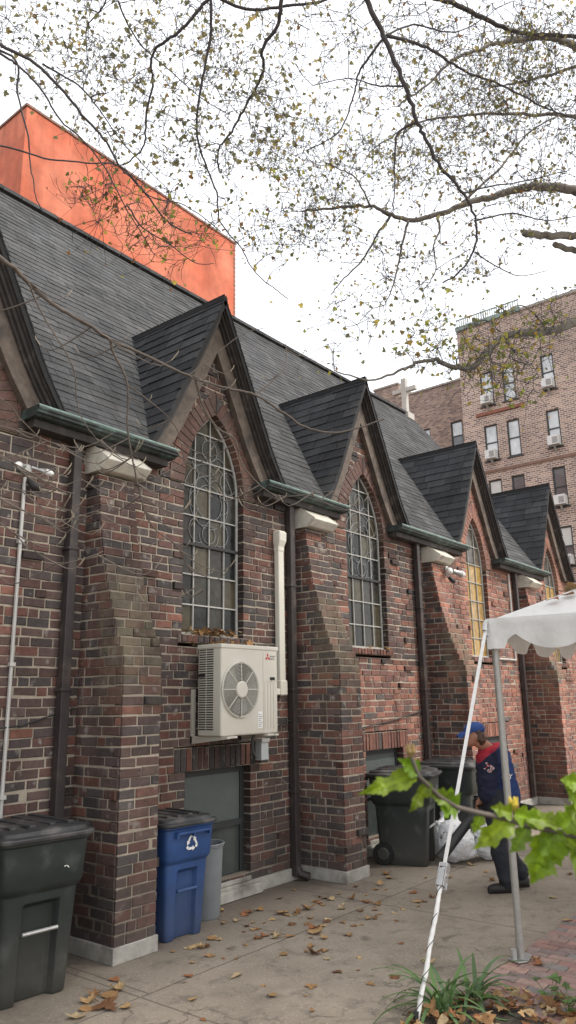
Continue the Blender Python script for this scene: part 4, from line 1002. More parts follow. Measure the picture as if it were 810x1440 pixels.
def sash(x, y0, y1, z0, z1, top, lower):
    f_ = MB(); d = x+.06; t = .075
    f_.box((d, y0, z0), (d+.09, y0+t, z1)); f_.box((d, y1-t, z0), (d+.09, y1, z1)); f_.box((d, y0+t, z1-t), (d+.09, y1-t, z1)); f_.box((d, y0+t, z0), (d+.09, y1-t, z0+t))
    zm = z0+(z1-z0)*.5; f_.box((d, y0+t, zm-.03), (d+.09, y1-t, zm+.03))
    f_.box((x-.05, y0-.08, z0-.08), (x+.05, y1+.08, z0-.003))
    o = f_.build('sash_window', M['frame_dark'], AP)
    for (a, b, m_) in ((zm+.03, z1-t, top), (z0+t, zm-.03, lower)):
        p_ = MB(); p_.box((d+.04, y0+t, a), (d+.06, y1-t, b)); p_.build('pane', m_, o, origin=OA)
    return o
ac_at = {(9.24, 16.97), (9.24, 13.9), (5.94, 16.97), (5.94, 13.9), (5.94, 10.85), (5.94, 7.9), (3.2, 13.9), (1.9, 10.85)}
for (y, h) in cols:
    for (a, b) in rows:
        top, low = ((mg_bright, mg_bright) if a > 13 else (mg_shade, mg_dark))
        if (y, a) == (5.94, 10.85): top, low = mg_dark, mg_dark
        if a < 11 and wr.random() < .4: top = mg_dark
        o = sash(AX, y-h, y+h, a, b, top, low)
        if (y, a) in ac_at:
            # a window air conditioner sits in the sash: an object of its own
            k = len([q for q in COL.objects if q.name.startswith('window_air_conditioner')])
            u = MB(); u.box((AX-.42, y-.28, a+.03), (AX+.05, y+.26, a+.50))
            lb = {(9.24, 16.97): 'pale window air conditioner in the leftmost upper sash under the roof railing', (9.24, 13.9): 'pale window air conditioner in the left sash of the second row, above the last dormers',
                  (5.94, 16.97): 'white window air conditioner in the top row right of the paired sashes', (5.94, 13.9): 'white window air conditioner with a drip stain, middle row of the right column',
                  (5.94, 10.85): 'white window air conditioner in the dark sash behind the last dormer peak', (5.94, 7.9): 'lowest window air conditioner in view, just above the last dormer gutter',
                  }.get((y, a), 'window air conditioner farther along the apartment house front')
            W_ = empty('window_air_conditioner', (AX, y, a+.03))
            tag(W_, lb, 'air conditioner', 'window air conditioners on the apartment house')
            u.build('casing', M['ac_window'], W_)
            q = MB()
            for j in range(6): q.box((AX-.428, y-.24, a+.09+j*.055), (AX-.423, y+.02, a+.12+j*.055))
            q.build('grille', M['grey_print'], W_)
            br = MB(); br.prism([(AX-.38, a+.025), (AX-.003, a+.025), (AX-.003, a-.32)], y-.03, y+.03, fn=lambda x, yy, z: (x, yy, z)); br.build('bracket', M['conduit'], W_)
for (a, b, c, d) in left_holes:
    sash(W2, a, b, c, d, mg_bright, mg_dark)

# ------------------------------------------------------------ wall mounted air conditioner
AC = empty('outdoor_air_conditioner', (5.76, 0, 1.57)); tag(AC, 'cream outdoor air conditioner with round fan grille hung under the first arched window', 'air conditioner')
x0, x1, yb, yf, z0, z1 = 5.345, 6.195, -.13, -.45, 1.575, 2.435
b = MB(); b.box((x0, yf, z0), (x1, yb, z1)); bevel(b.build('casing', M['cream'], AC), .018, 3)
b = MB(); b.box((x0-.008, yf-.008, z1-.03), (x1+.008, yb+.005, z1+.012)); bevel(b.build('top_panel', M['cream'], AC), .008)
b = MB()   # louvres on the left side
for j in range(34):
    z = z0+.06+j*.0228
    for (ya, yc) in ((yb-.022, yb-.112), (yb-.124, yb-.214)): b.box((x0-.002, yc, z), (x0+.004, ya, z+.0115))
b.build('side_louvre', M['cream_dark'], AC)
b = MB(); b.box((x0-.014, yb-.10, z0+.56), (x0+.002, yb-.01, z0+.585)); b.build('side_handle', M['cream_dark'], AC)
fcx, fcz, fr_ = 5.600+.0, 2.01, .262
fcx = 5.615
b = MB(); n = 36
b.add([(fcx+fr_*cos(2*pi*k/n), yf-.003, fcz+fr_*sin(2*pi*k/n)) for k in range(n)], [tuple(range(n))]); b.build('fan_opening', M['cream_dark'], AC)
b = MB()
for k in range(3):
    t = 2*pi*k/3+.4
    b.add([(fcx+r*cos(t+dt), yf-.006+dy, fcz+r*sin(t+dt)) for r, dt, dy in ((.07, -.2, 0), (.235, -.45, -.004), (.245, .15, -.004), (.22, .6, 0), (.07, .8, 0))], [(0, 1, 2, 3, 4)])
b.build('fan_blade', M['fan'], AC)
b = MB()
def ringt(r, w, y): b.tube([(fcx+r*cos(2*pi*k/40), y, fcz+r*sin(2*pi*k/40)) for k in range(41)], w, 5, cap=False)
for r in [.095+.0128*j for j in range(13)]: ringt(r, .0026, yf-.018)
ringt(.262, .012, yf-.008)
for k in range(8):
    t = k*pi/4; b.tube([(fcx+.07*cos(t), yf-.022, fcz+.07*sin(t)), (fcx+.262*cos(t), yf-.014, fcz+.262*sin(t))], .0055, 5)
b.build('fan_guard', M['grille'], AC)
b = MB(); b.loft([[(fcx+r*cos(2*pi*k/24), y, fcz+r*sin(2*pi*k/24)) for k in range(24)] for r, y in ((.082, yf-.008), (.082, yf-.026), (.07, yf-.034))]); b.build('fan_hub', M['cream'], AC, smooth=False)
b = MB()
for xx in (5.985, 6.03, 6.075, 6.12): b.box((xx, yf-.004, z0+.05), (xx+.008, yf+.001, z0+.50))
b.box((5.96, yf-.0035, z0+.04), (5.963, yf+.001, z1-.05)); b.box((5.965, yf-.0035, z0+.515), (6.185, yf+.001, z0+.518))
b.build('service_panel', M['grille'], AC)
b = MB(); b.box((6.07, yf-.006, 2.105), (6.145, yf+.001, 2.135)); b.build('service_handle', M['cream_dark'], AC)
b = MB(); b.box((5.875, yf-.003, 1.635), (5.945, yf+.001, 1.795)); b.build('rating_label', M['white_paint'], AC)
b = MB()
for j in range(7): b.box((5.883, yf-.0045, 1.65+j*.019), (5.883+.04+.012*(j % 3), yf-.0035, 1.655+j*.019))
b.build('label_print', M['grey_print'], AC)
b = MB(); lx, lz, s_ = 6.035, 2.335, .026     # three red lozenges
for t in (pi/2, pi/2+2*pi/3, pi/2+4*pi/3):
    d1 = (cos(t), sin(t)); l1 = (cos(t-pi/6), sin(t-pi/6)); l2 = (cos(t+pi/6), sin(t+pi/6))
    b.add([(lx, yf-.003, lz), (lx+l1[0]*s_, yf-.003, lz+l1[1]*s_), (lx+(l1[0]+l2[0])*s_, yf-.003, lz+(l1[1]+l2[1])*s_), (lx+l2[0]*s_, yf-.003, lz+l2[1]*s_)], [(0, 1, 2, 3)])
b.build('emblem', M['red'], AC)
b = MB()
text_into(b, 'MITSUBISHI', .022, lambda x, y: (6.072+x*.80, yf-.003, 2.338+y), bold=.0003); text_into(b, 'ELECTRIC', .022, lambda x, y: (6.072+x*.80, yf-.003, 2.312+y), bold=.0003)
b.build('maker_lettering', M['grey_print'], AC)
for xx in (x0+.03, x1-.10):
    b = MB()
    b.prism([(-.006, 1.50), (-.50, 1.555), (-.50, 1.574), (-.006, 1.574)], xx, xx+.045, fn=lambda x, y, z: (y, x, z)); b.box((xx, -.028, 1.5), (xx+.045, -.005, 2.02) if xx < 5.5 else (xx+.045, -.005, 1.60))
    b.build('wall_bracket', M['cream'], AC)
b = MB()
for xx in (x0+.07, x1-.20): b.box((xx, yf-.03, 1.555), (xx+.13, yf+.05, 1.574))
bevel(b.build('mounting_foot', M['cream'], AC), .004)
# dry leaves lying in a drift on the unit and the sill are built further down

LC = empty('line_cover', (6.74, 0, 1.95)); tag(LC, 'tall cream refrigerant line cover on the brick beside the air conditioner', 'pipe cover')
b = MB(); b.box((6.688, -.085, 2.11), (6.792, -.012, 3.66)); bevel(b.build('duct', M['cream'], LC), .014, 3)
b = MB(); b.loft([[(6.74+sx*w_, y, z) for sx, y in ((-1, -.008), (-1, -d), (1, -d), (1, -.008))] for w_, d, z in ((.056, .09, 3.60), (.056, .09, 3.66), (.068, .115, 3.73), (.068, .12, 3.83), (.050, .10, 3.855))])
bevel(b.build('end_cap', M['cream'], LC), .014, 3)
b = MB(); b.box((6.676, -.10, 1.955), (6.804, -.008, 2.12)); b.box((6.25, -.10, 1.958), (6.675, -.010, 2.03)); bevel(b.build('elbow', M['cream'], LC), .014, 3)

DS = empty('disconnect_box', (6.40, 0, 1.285)); tag(DS, 'small grey electrical disconnect box fed by a looped conduit below the air conditioner', 'electrical box')
b = MB(); b.box((6.335, -.10, 1.285), (6.455, -.010, 1.50)); bevel(b.build('housing', mat('grey_enclosure', (.42, .45, .46), .5, noise=.1), DS), .006)
b = MB(); b.box((6.331, -.112, 1.47), (6.459, -.006, 1.507)); b.build('lid', M['conduit'], DS)
b = MB(); b.tube([(6.33, -.055, 1.33), (6.25, -.09, 1.33), (6.14, -.15, 1.39), (6.07, -.2, 1.50), (6.06, -.24, 1.574)], .014, 8); b.build('conduit', mat('dark_flex_conduit', (.10, .10, .10), .6, noise=.2), DS)
b = MB(); b.tube([(6.46, -.03, 1.50), (6.62, -.02, 1.60), (6.82, -.03, 1.66), (6.89, -.06, 1.68)], .007, 6); b.build('cable', M['darkiron'], DS)

# ------------------------------------------------------------ flood lights and surface conduits
def floodlight(name, label, x, z, y=0.0, conduit=True, sc=1.0):
    o = empty(name, (x, y, z)); tag(o, label, 'floodlight')
    b = MB(); b.loft([[(x+r*cos(2*pi*k/14), y-d, z+r*sin(2*pi*k/14)) for k in range(14)] for r, d in ((.075*sc, .0), (.075*sc, .045), (.055*sc, .06))]); autosmooth(b.build('junction_box', M['conduit'], o))
    for s_ in (-1, 1):
        b = MB(); dirv = Vector((s_*.75, -.5, -.25)).normalized(); p = Vector((x+s_*.03, y-.06, z+.02))
        b.tube([p, p+dirv*.06, p+dirv*.07, p+dirv*.16*sc, p+dirv*.2*sc], [.014, .014, .034*sc, .042*sc, .058*sc], 12); h_ = autosmooth(b.build('lamp_head', M['steel'] if s_ > 0 else M['conduit'], o))
        c = MB(); q = p+dirv*.2*sc
        c.tube([q, q+dirv*.04, q+dirv*.07], [.05*sc, .045*sc, .02*sc], 12); autosmooth(c.build('bulb', mat('bulb_glass_%s' % name, (.7, .7, .68), .2, noise=.05, bump=0) if s_ < 0 else bpy.data.materials['bulb_glass_%s' % name], h_, origin=(x, y, z)))
    b = MB(); b.tube([(x+.02, y-.05, z-.09), (x+.05, y-.09, z-.15), (x+.10, y-.10, z-.165)], [.03, .038, .03], 10); b.build('motion_sensor', M['darkiron'], o)
    return o
floodlight('flood_light', 'chrome twin floodlight on the near brick wall above a thin conduit', 3.38, 3.84, sc=.62)
c_ = MB(); c_.tube([(3.375, -.022, .6), (3.375, -.022, 3.77)], .016, 8)
for z in (1.2, 2.2, 3.2): c_.box((3.35, -.045, z), (3.40, -.002, z+.03))
tag(c_.build('surface_conduit', mat('pale_conduit', (.50, .49, .46), .5, metal=.2, noise=.15), origin=(3.375, 0, .6)), 'pale vertical conduit running down the near wall from the floodlight', 'conduit')
floodlight('flood_light', 'white twin floodlight under the third cap stone beside the amber window', 10.86, 3.86, -.12, sc=1.1)
c_ = MB(); c_.tube([(13.66, -.03, 2.55), (13.66, -.03, 4.15)], .02, 8); c_.tube([(13.66, -.03, 2.55), (13.2, -.03, 2.55), (12.9, -.03, 2.55)], .02, 8)
tag(c_.build('surface_conduit', bpy.data.materials['pale_conduit'], origin=(13.66, 0, 2.55)), 'white bent conduit on red brick beside the far downspout', 'conduit')
c_ = MB(); c_.tube([(2.9, -.02, 1.70), (3.5, -.03, 1.74), (3.80, -.03, 1.82), (3.99, -.03, 1.86)], .008, 6)
tag(c_.build('wall_cable', M['darkiron'], origin=(3.0, 0, 1.7)), 'thin dark cable stapled across the near brick wall to the first downspout', 'cable')
c_ = MB(); c_.tube([(7.54, -.28, 1.66), (7.8, -.03, 1.60), (8.4, -.03, 1.54), (9.1, -.03, 1.60), (9.9, -.03, 1.70), (10.02, -.03, 1.74)], .008, 6)
tag(c_.build('wall_cable', M['darkiron'], origin=(8.4, 0, 1.54)), 'dark cable sagging along the brick above the second basement window', 'cable')
c_ = MB()
for dx, dz in ((-.04, 0), (.04, .02)): c_.tube([(15.0+dx, -.03, 3.1), (15.0+dx, -.03, 3.75+dz)], .016, 6)
tag(c_.build('iron_hanger', M['darkiron'], origin=(15.0, 0, 3.1)), 'dark iron rods fixed to the brick under the last dormer', 'iron bracket')

# ------------------------------------------------------------ wheeled carts
def rrect(w, d, r, z, nd=0.0, nw=.105, cy=0.0, back=0.0):
    """closed section, front edge (-y) carries a notch of depth nd"""
    p = []; hw, hd = w/2, d/2
    def arc(cx, cy_, t0, t1):
        for k in range(5):
            t = t0+(t1-t0)*k/4; p.append((cx+r*cos(t), cy_+r*sin(t)))
    arc(-hw+r, -hd+r, pi, 1.5*pi)
    p += [(-nw-.022, -hd), (-nw, -hd+nd), (nw, -hd+nd), (nw+.022, -hd)]
    arc(hw-r, -hd+r, 1.5*pi, 2*pi); arc(hw-r, hd-r, 0, .5*pi)
    p += [(.1, hd), (-.1, hd)]
    arc(-hw+r, hd-r, .5*pi, pi)
    return [(x, y+cy, z) for x, y in p]
def cart(label, loc, rz, H=1.0, W=1.0, body=None, lid=None, recycle=False, tilt=0.0, bar=None):
    o = empty('wheeled_cart', loc, rz, world=False)
    tag(o, label, 'trash cart' if not recycle else 'recycling cart')
    b = MB(); s = W
    S = [(.0, .43, .50, .055, .035), (.015, .445, .515, .055, .04), (.10, .455, .525, .055, .04), (.40, .485, .56, .055, .045), (.545, .50, .58, .055, .045), (.575, .503, .585, .0, .045),
         (.63, .51, .59, 0, .045), (.655, .545, .64, 0, .055), (.68, .56, .665, 0, .06), (.80, .575, .68, 0, .06), (.925, .59, .695, 0, .06), (.93, .625, .735, 0, .07), (.955, .625, .735, 0, .07)]
    rings = []
    for (z, w_, d, nd, r) in S:
        rings.append([(x*s, y*s, q*H) for (x, y, q) in rrect(w_, d, r, z, nd)])
    b.loft(rings, cap1=True)
    bo_ = b.build('body', body, o); autosmooth(bo_, 32); bevel(bo_, .006, 2, 32)
    l = MB(); rings = []
    for (z, w_, d, r) in ((.945, .640, .752, .08), (.950, .665, .775, .09), (.972, .668, .778, .09), (.978, .655, .765, .09), (.982, .60, .70, .08), (1.005, .585, .685, .08), (1.013, .54, .64, .07), (1.022, .30, .36, .06)):
        rings.append([(x*s, y*s, q*H) for (x, y, q) in rrect(w_, d, r, z, 0)])
    l.loft(rings, cap0=True)
    for xx in (-.20, -.07, .07, .20): l.box(((xx-.022)*s, -.25*s, 1.003*H), ((xx+.022)*s, .26*s, 1.030*H))
    lo_ = l.build('lid', lid, o); autosmooth(lo_, 32); bevel(lo_, .005, 2, 32)
    h = MB(); h.tube([(-.24*s, .40*s, .925*H), (.24*s, .40*s, .925*H)], .016, 8)
    for xx in (-.24, 0, .24): h.box(((xx-.02)*s, .36*s, .90*H), ((xx+.02)*s, .415*s, .94*H))
    h.build('handle', body, o)
    q = MB(); q.tube([(-.118*s, (-.285)*s, .40*H), (.118*s, (-.285)*s, .40*H)], .013, 10); q.build('lift_bar', bar or M['steel'], o)
    for sx in (-1, 1):
        q = MB(); cxx = sx*.236*s
        q.loft([[(cxx+dx, .215*s+r*cos(2*pi*k/22), .125+r*sin(2*pi*k/22)) for k in range(22)] for dx, r in ((-.032, .095), (-.030, .118), (-.02, .125), (.02, .125), (.030, .118), (.032, .095))])
        wo2 = autosmooth(q.build('wheel', M['rubber'], o))
        q = MB(); q.loft([[(cxx+sx*dx, .215*s+r*cos(2*pi*k/14), .125+r*sin(2*pi*k/14)) for k in range(14)] for dx, r in ((.033, .075), (.042, .06), (.042, .02))]); q.build('hub', body, wo2)
    q = MB(); q.tube([(-.26*s, .215*s, .125), (.26*s, .215*s, .125)], .012, 6); q.build('axle', M['darkiron'], o)
    yl = -.345*s
    if recycle:
        q = MB(); R_ = .072; cz = .80*H
        def pt(x, z): return (x, yl-.004-(z-cz)*.03, z)
        for k in range(3):
            t0 = k*2*pi/3; ca, sa = cos(t0), sin(t0)
            def rot(x, z): return pt(x*ca-z*sa, cz+x*sa+z*ca-.006)
            # one side of the triangle: a bar folded over the corner, ending in an arrow head
            i_ = R_*.56; w_ = R_*.14
            q.add([rot(-.62*R_, -i_-w_), rot(.10*R_, -i_-w_), rot(.10*R_, -i_+w_), rot(-.42*R_, -i_+w_)], [(0, 1, 2, 3)])
            q.add([rot(.10*R_, -i_-w_*2.1), rot(.52*R_, -i_), rot(.10*R_, -i_+w_*2.1)], [(0, 1, 2)])
            q.add([rot(-.66*R_, -i_-w_*.8), rot(-.46*R_, -i_+w_*1.15), rot(-.62*R_, -i_+w_*2.6), rot(-.88*R_, -i_+w_*1.1)], [(0, 1, 2, 3)])
        q.build('recycling_symbol', M['white_paint'], o)
        q = MB(); q.box((-.20*s, -.395*s, .885*H), (.20*s, -.355*s, .905*H)); 
        for xx in (-.2, 0, .2): q.box(((xx-.01)*s, -.39*s, .855*H), ((xx+.01)*s, -.35*s, .905*H))
        q.build('grab_bar', body, o)
    return o
pb_, pl_, bl_ = M['plastic_black'], M['plastic_lid'], M['plastic_blue']
c1 = cart('dark green black cart at the left edge, in front of the nearest brick buttress', (3.31, -.43, 0), radians(-4), 1.06, 1.10, pb_, pl_)
q = MB(); q.tube([(.13+.022*cos(t), -.385-.0, .80+.018*sin(t)) for t in [.2+k*.25 for k in range(9)]], .0035, 5); q.build('scuff_mark', M['white_paint'], c1)
cart('blue recycling cart with white arrows symbol between the first buttress and basement window', (4.83, -.31, 0), radians(-3), .935, .90, bl_, pl_, recycle=True, bar=bl_)
c3 = cart('black cart standing angled in front of the second buttress bay, its wheel showing', (8.46, -.58, 0), radians(17), 1.045, 1.08, pb_, pl_)
q = MB(); q.box((-.004, -.392, .75), (.004, -.386, .88)); q.box((-.05, -.393, .81), (.05, -.387, .815)); q.build('scratch', M['conduit'], c3)
cart('black cart farther back, half hidden behind the angled cart and the guy strap', (9.62, -.62, 0), radians(10), 1.06, 1.06, pb_, pl_)

# small grey can behind the blue cart
GC = empty('waste_bin', (5.36, -.24, 0)); tag(GC, 'small round grey waste bin tucked behind the blue recycling cart', 'waste bin')
b = MB(); b.loft([[(5.36+r*cos(2*pi*k/28), -.24+r*sin(2*pi*k/28), z) for k in range(28)] for r, z in ((.13, 0), (.14, .02), (.165, .60), (.175, .605), (.175, .63), (.16, .63), (.155, .58), (.13, .05))], cap1=True); autosmooth(b.build('body', M['plastic_grey'], GC))
b = MB(); b.tube([(5.36+.174*cos(2*pi*k/28), -.24+.174*sin(2*pi*k/28), .625) for k in range(29)], .008, 6, cap=False); b.build('rim', M['plastic_grey'], GC)

# ------------------------------------------------------------ trash bags
def blob(name, prims, vox, mat_, parent=None, smooth_it=6, origin=None):
    """one continuous surface: spheres, tapered capsules merged by voxel remeshing"""
    import bmesh
    me = bpy.data.meshes.new(name); bmm = bmesh.new()
    for p in prims:
        if p[0] == 's':
            mat4 = Matrix.Translation(p[1]) @ (p[3] if len(p) > 3 else Matrix.Identity(4)) @ Matrix.Diagonal((*p[2], 1))
            bmesh.ops.create_icosphere(bmm, subdivisions=3, radius=1, matrix=mat4)
        else:
            _, pts, rs = p
            t = MB(); n = 14
            # rounded ends
            P_ = [Vector(q) for q in pts]; a = (P_[0]-P_[1]).normalized(); z_ = (P_[-1]-P_[-2]).normalized()
            P2 = [P_[0]+a*rs[0]*.85, P_[0]+a*rs[0]*.5] + P_ + [P_[-1]+z_*rs[-1]*.5, P_[-1]+z_*rs[-1]*.85]
            R2 = [rs[0]*.35, rs[0]*.85] + list(rs) + [rs[-1]*.85, rs[-1]*.35]
            t.tube(P2, R2, n)
            vs = [bmm.verts.new(v) for v in t.v]
            for f in t.f:
                try: bmm.faces.new([vs[i] for i in f])
                except ValueError: pass
    bmesh.ops.recalc_face_normals(bmm, faces=bmm.faces)
    bmm.to_mesh(me); bmm.free()
    ob_ = bpy.data.objects.new(name, me); COL.objects.link(ob_)
    rmd = ob_.modifiers.new('r', 'REMESH'); rmd.mode = 'VOXEL'; rmd.voxel_size = vox
    sm = ob_.modifiers.new('s', 'SMOOTH'); sm.factor = .5; sm.iterations = smooth_it
    bpy.context.view_layer.update()
    dg = bpy.context.evaluated_depsgraph_get()
    m2 = bpy.data.meshes.new_from_object(ob_.evaluated_get(dg)); ob_.modifiers.clear(); ob_.data = m2; bpy.data.meshes.remove(me)
    m2.name = name; m2.materials.clear(); m2.materials.append(mat_)
    m2.polygons.foreach_set('use_smooth', [True]*len(m2.polygons))
    at = m2.attributes.new('Col', 'FLOAT_COLOR', 'FACE'); at.data.foreach_set('color', np.ones(len(m2.polygons)*4, dtype=np.float32))
    if parent is not None: ob_.parent = parent
    return ob_
from mathutils import noise as mnoise
def bag(label, loc, w, d, h, seed):
    prims = [('s', Vector((0, 0, h*.40)), (w*.5, d*.5, h*.41)), ('s', Vector((w*.1, 0, h*.2)), (w*.48, d*.5, h*.2)), ('s', Vector((-w*.12, .02, h*.55)), (w*.36, d*.38, h*.35)), ('c', [(0, 0, h*.75), (.02, 0, h*.97), (.05, -.02, h*1.06)], [w*.17, .04, .06])]
    o = blob('trash_bag', prims, .022, M['bag'], smooth_it=3)
    for v in o.data.vertices:
        p = v.co*5.5+Vector((seed, seed*.7, 0)); n_ = mnoise.turbulence(p, 3, False)
        rid = abs(mnoise.noise(Vector((v.co.x*7+seed, v.co.y*7, v.co.z*2.2))))
        v.co += v.normal*(.028*(n_-.6)+.03*(rid-.25))
        v.co.z = max(v.co.z, .0)
    o.location = loc; tag(o, label, 'trash bag', 'white trash bags by the carts')
    return o
bag('plump white trash bag standing between the black carts and the blower tube', (8.74, -1.08, 0), .52, .46, .56, 1)
bag('white trash bag slumped nearest the person, right of the plump bag', (9.10, -1.32, 0), .44, .40, .44, 4)
bag('white trash bag squeezed beside the angled black cart, mostly hidden', (8.98, -.78, 0), .30, .32, .48, 7)
# ------------------------------------------------------------ the person with a leaf blower
PE = empty('person', (7.78, -2.04, 0), 0.0, world=False)
tag(PE, 'person in blue cap and navy red hoodie looking down, holding a leaf blower', 'person')
# built facing -x of the local frame, turned toward the carts
PE.rotation_euler = (0, 0, radians(-46)); PE.scale = (1.04, 1.04, 1.04)
V_ = Vector
def C_(pts, rs): return ('c', pts, rs)
# body: one continuous surface (head, neck, torso, arms with hands, legs)
head = V_((-.215, 0, 1.455))
hand_prims = []
def hand(base, fwd, down, sgn):
    base, fwd, down = V_(base), V_(fwd).normalized(), V_(down).normalized(); side = fwd.cross(down).normalized()
    pr = [C_([base, base+fwd*.05, base+fwd*.085], [.027, .036, .034])]
    for k, ln in enumerate((.062, .074, .070, .054)):
        s0 = base+fwd*.085+side*(k-1.5)*.019*sgn
        pr.append(C_([s0, s0+fwd*ln*.45+down*.006, s0+fwd*ln*.62+down*ln*.55, s0+fwd*ln*.35+down*ln*.85], [.0095, .009, .0085, .007]))
    t0 = base+fwd*.03-side*.03*sgn
    pr.append(C_([t0, t0-side*.025*sgn+fwd*.03+down*.012, t0-side*.018*sgn+fwd*.055+down*.03], [.013, .011, .009]))
    return pr
SHL, SHR = V_((.0, .165, 1.285)), V_((-.03, -.165, 1.275))      # shoulders: near (viewer) side is +y after the turn below
ELL, ELR = V_((.085, .215, 1.03)), V_((.09, -.225, 1.0))
WRL, WRR = V_((.135, .215, .81)), V_((-.03, -.18, .83))
body = [('s', head, (.094, .074, .112)), ('s', head+V_((-.03, 0, -.055)), (.066, .056, .062)), ('s', head+V_((-.098, 0, -.022)), (.024, .013, .018)), ('s', head+V_((-.086, 0, -.066)), (.016, .026, .009)), ('s', head+V_((-.074, 0, -.10)), (.024, .026, .018)),
        ('s', head+V_((.012, .075, -.02)), (.02, .012, .032)), ('s', head+V_((.012, -.075, -.02)), (.02, .012, .032)), ('s', head+V_((-.088, .032, .008)), (.014, .015, .008)), ('s', head+V_((-.088, -.032, .008)), (.014, .015, .008)),
        C_([head+V_((.03, 0, -.05)), (-.09, 0, 1.34), (-.03, 0, 1.27)], [.062, .058, .075]),
        ('s', V_((-.02, 0, 1.18)), (.11, .155, .15)), ('s', V_((-.01, 0, 1.0)), (.105, .145, .16)), ('s', V_((.02, 0, .86)), (.115, .155, .12)),
        C_([SHL, ELL], [.058, .045]), C_([ELL, WRL], [.043, .030]), C_([SHR, ELR], [.058, .045]), C_([ELR, WRR], [.043, .030]),
        C_([(.02, .085, .82), (-.03, .095, .45), (.03, .10, .09)], [.095, .062, .042]), C_([(.02, -.085, .82), (.04, -.09, .47), (.25, -.09, .10)], [.095, .062, .042])]
body += hand(WRL, (-.02, .0, -1), (-1, 0, -.1), 1) + hand(WRR, (-.8, 0, -.5), (0.1, 0.1, -1), -1)
blob('body', body, .0095, M['skin'], PE, 2)
# hoodie: navy with red yoke
hood = [('s', V_((-.035, 0, 1.19)), (.145, .195, .165)), ('s', V_((-.035, 0, 1.03)), (.142, .175, .17)), ('s', V_((-.015, 0, .90)), (.142, .175, .13)), ('s', V_((.045, 0, 1.20)), (.125, .18, .15)),
        C_([SHL+V_((0, -.02, .0)), ELL, V_((.115, .218, .93)), WRL+V_((0, 0, .03))], [.088, .069, .064, .052]), C_([SHR, ELR, V_((.03, -.21, .915)), WRR+V_((.03, 0, .01))], [.09, .072, .066, .053]),
        C_([V_((.0, .175, .82)), V_((.02, 0, .80)), V_((.0, -.175, .82))], [.03, .13, .03])]
hd_m = bpy.data.materials.new('navy_red_fleece'); hd_m.use_nodes = True
nt = hd_m.node_tree; N = nt.nodes; L = nt.links; bs = N['Principled BSDF']; bs.inputs['Roughness'].default_value = .9
tcn = N.new('ShaderNodeTexCoord'); sx = N.new('ShaderNodeSeparateXYZ'); L.new(tcn.outputs['Object'], sx.inputs[0])
nz = N.new('ShaderNodeTexNoise'); nz.inputs['Scale'].default_value = 5; L.new(tcn.outputs['Object'], nz.inputs['Vector'])
# red where z + .55*x is above a line: shoulders and chest front, not the sleeves' back
m1 = N.new('ShaderNodeMath'); m1.operation = 'MULTIPLY_ADD'; L.new(sx.outputs[0], m1.inputs[0]); m1.inputs[1].default_value = -.85; L.new(sx.outputs[2], m1.inputs[2])
ab = N.new('ShaderNodeMath'); ab.operation = 'ABSOLUTE'; L.new(sx.outputs[1], ab.inputs[0])
m2 = N.new('ShaderNodeMath'); m2.operation = 'MULTIPLY_ADD'; L.new(ab.outputs[0], m2.inputs[0]); m2.inputs[1].default_value = -.12; L.new(m1.outputs[0], m2.inputs[2])
m3 = N.new('ShaderNodeMath'); m3.operation = 'MULTIPLY_ADD'; L.new(nz.outputs['Fac'], m3.inputs[0]); m3.inputs[1].default_value = .05; L.new(m2.outputs[0], m3.inputs[2])
rp_ = N.new('ShaderNodeMapRange'); rp_.inputs[1].default_value = 1.33; rp_.inputs[2].default_value = 1.34; L.new(m3.outputs[0], rp_.inputs[0])
mxn = N.new('ShaderNodeMix'); mxn.data_type = 'RGBA'; L.new(rp_.outputs[0], mxn.inputs[0]); mxn.inputs[6].default_value = (.016, .024, .085, 1); mxn.inputs[7].default_value = (.36, .022, .042, 1)
# blue lighter back and sleeve
rb_ = N.new('ShaderNodeMapRange'); rb_.inputs[1].default_value = -.02; rb_.inputs[2].default_value = .06; L.new(sx.outputs[0], rb_.inputs[0])
mx2 = N.new('ShaderNodeMix'); mx2.data_type = 'RGBA'; L.new(rb_.outputs[0], mx2.inputs[0]); mx2.inputs[6].default_value = (.014, .017, .042, 1); mx2.inputs[7].default_value = (.022, .05, .165, 1); L.new(mx2.outputs[2], mxn.inputs[6])
L.new(mxn.outputs[2], bs.inputs['Base Color'])
bpn = N.new('ShaderNodeBump'); bpn.inputs['Strength'].default_value = .6; bpn.inputs['Distance'].default_value = .03
n5 = N.new('ShaderNodeTexNoise'); n5.inputs['Scale'].default_value = 9; n5.inputs['Detail'].default_value = 3; L.new(tcn.outputs['Object'], n5.inputs['Vector']); L.new(n5.outputs['Fac'], bpn.inputs['Height']); L.new(bpn.outputs[0], bs.inputs['Normal'])
ho = blob('hoodie', hood, .013, hd_m, PE, 4)
for v in ho.data.vertices:
    n_ = mnoise.noise(Vector((v.co.x*6, v.co.y*6, v.co.z*11))); v.co += v.normal*(.016*n_+.010*mnoise.noise(Vector((v.co.x*14, v.co.y*14, v.co.z*24))))
hc = blob('hood', [('s', V_((.05, 0, 1.325)), (.075, .125, .055)), C_([V_((.0, .115, 1.33)), V_((-.09, .09, 1.30)), V_((-.15, .03, 1.235)), V_((-.15, -.03, 1.235)), V_((-.09, -.09, 1.30)), V_((0, -.115, 1.33))], [.045, .04, .03, .03, .04, .045])], .012, M['red_cloth'], PE, 4)
tr = [C_([(.02, .085, .86), (-.005, .09, .66), (-.035, .095, .45), (.0, .10, .25), (.03, .10, .11)], [.118, .108, .092, .084, .088]),
      C_([(.02, -.085, .86), (.035, -.09, .66), (.05, -.09, .46), (.16, -.09, .26), (.24, -.09, .13)], [.118, .108, .092, .084, .088]), ('s', V_((.02, 0, .86)), (.14, .175, .10))]
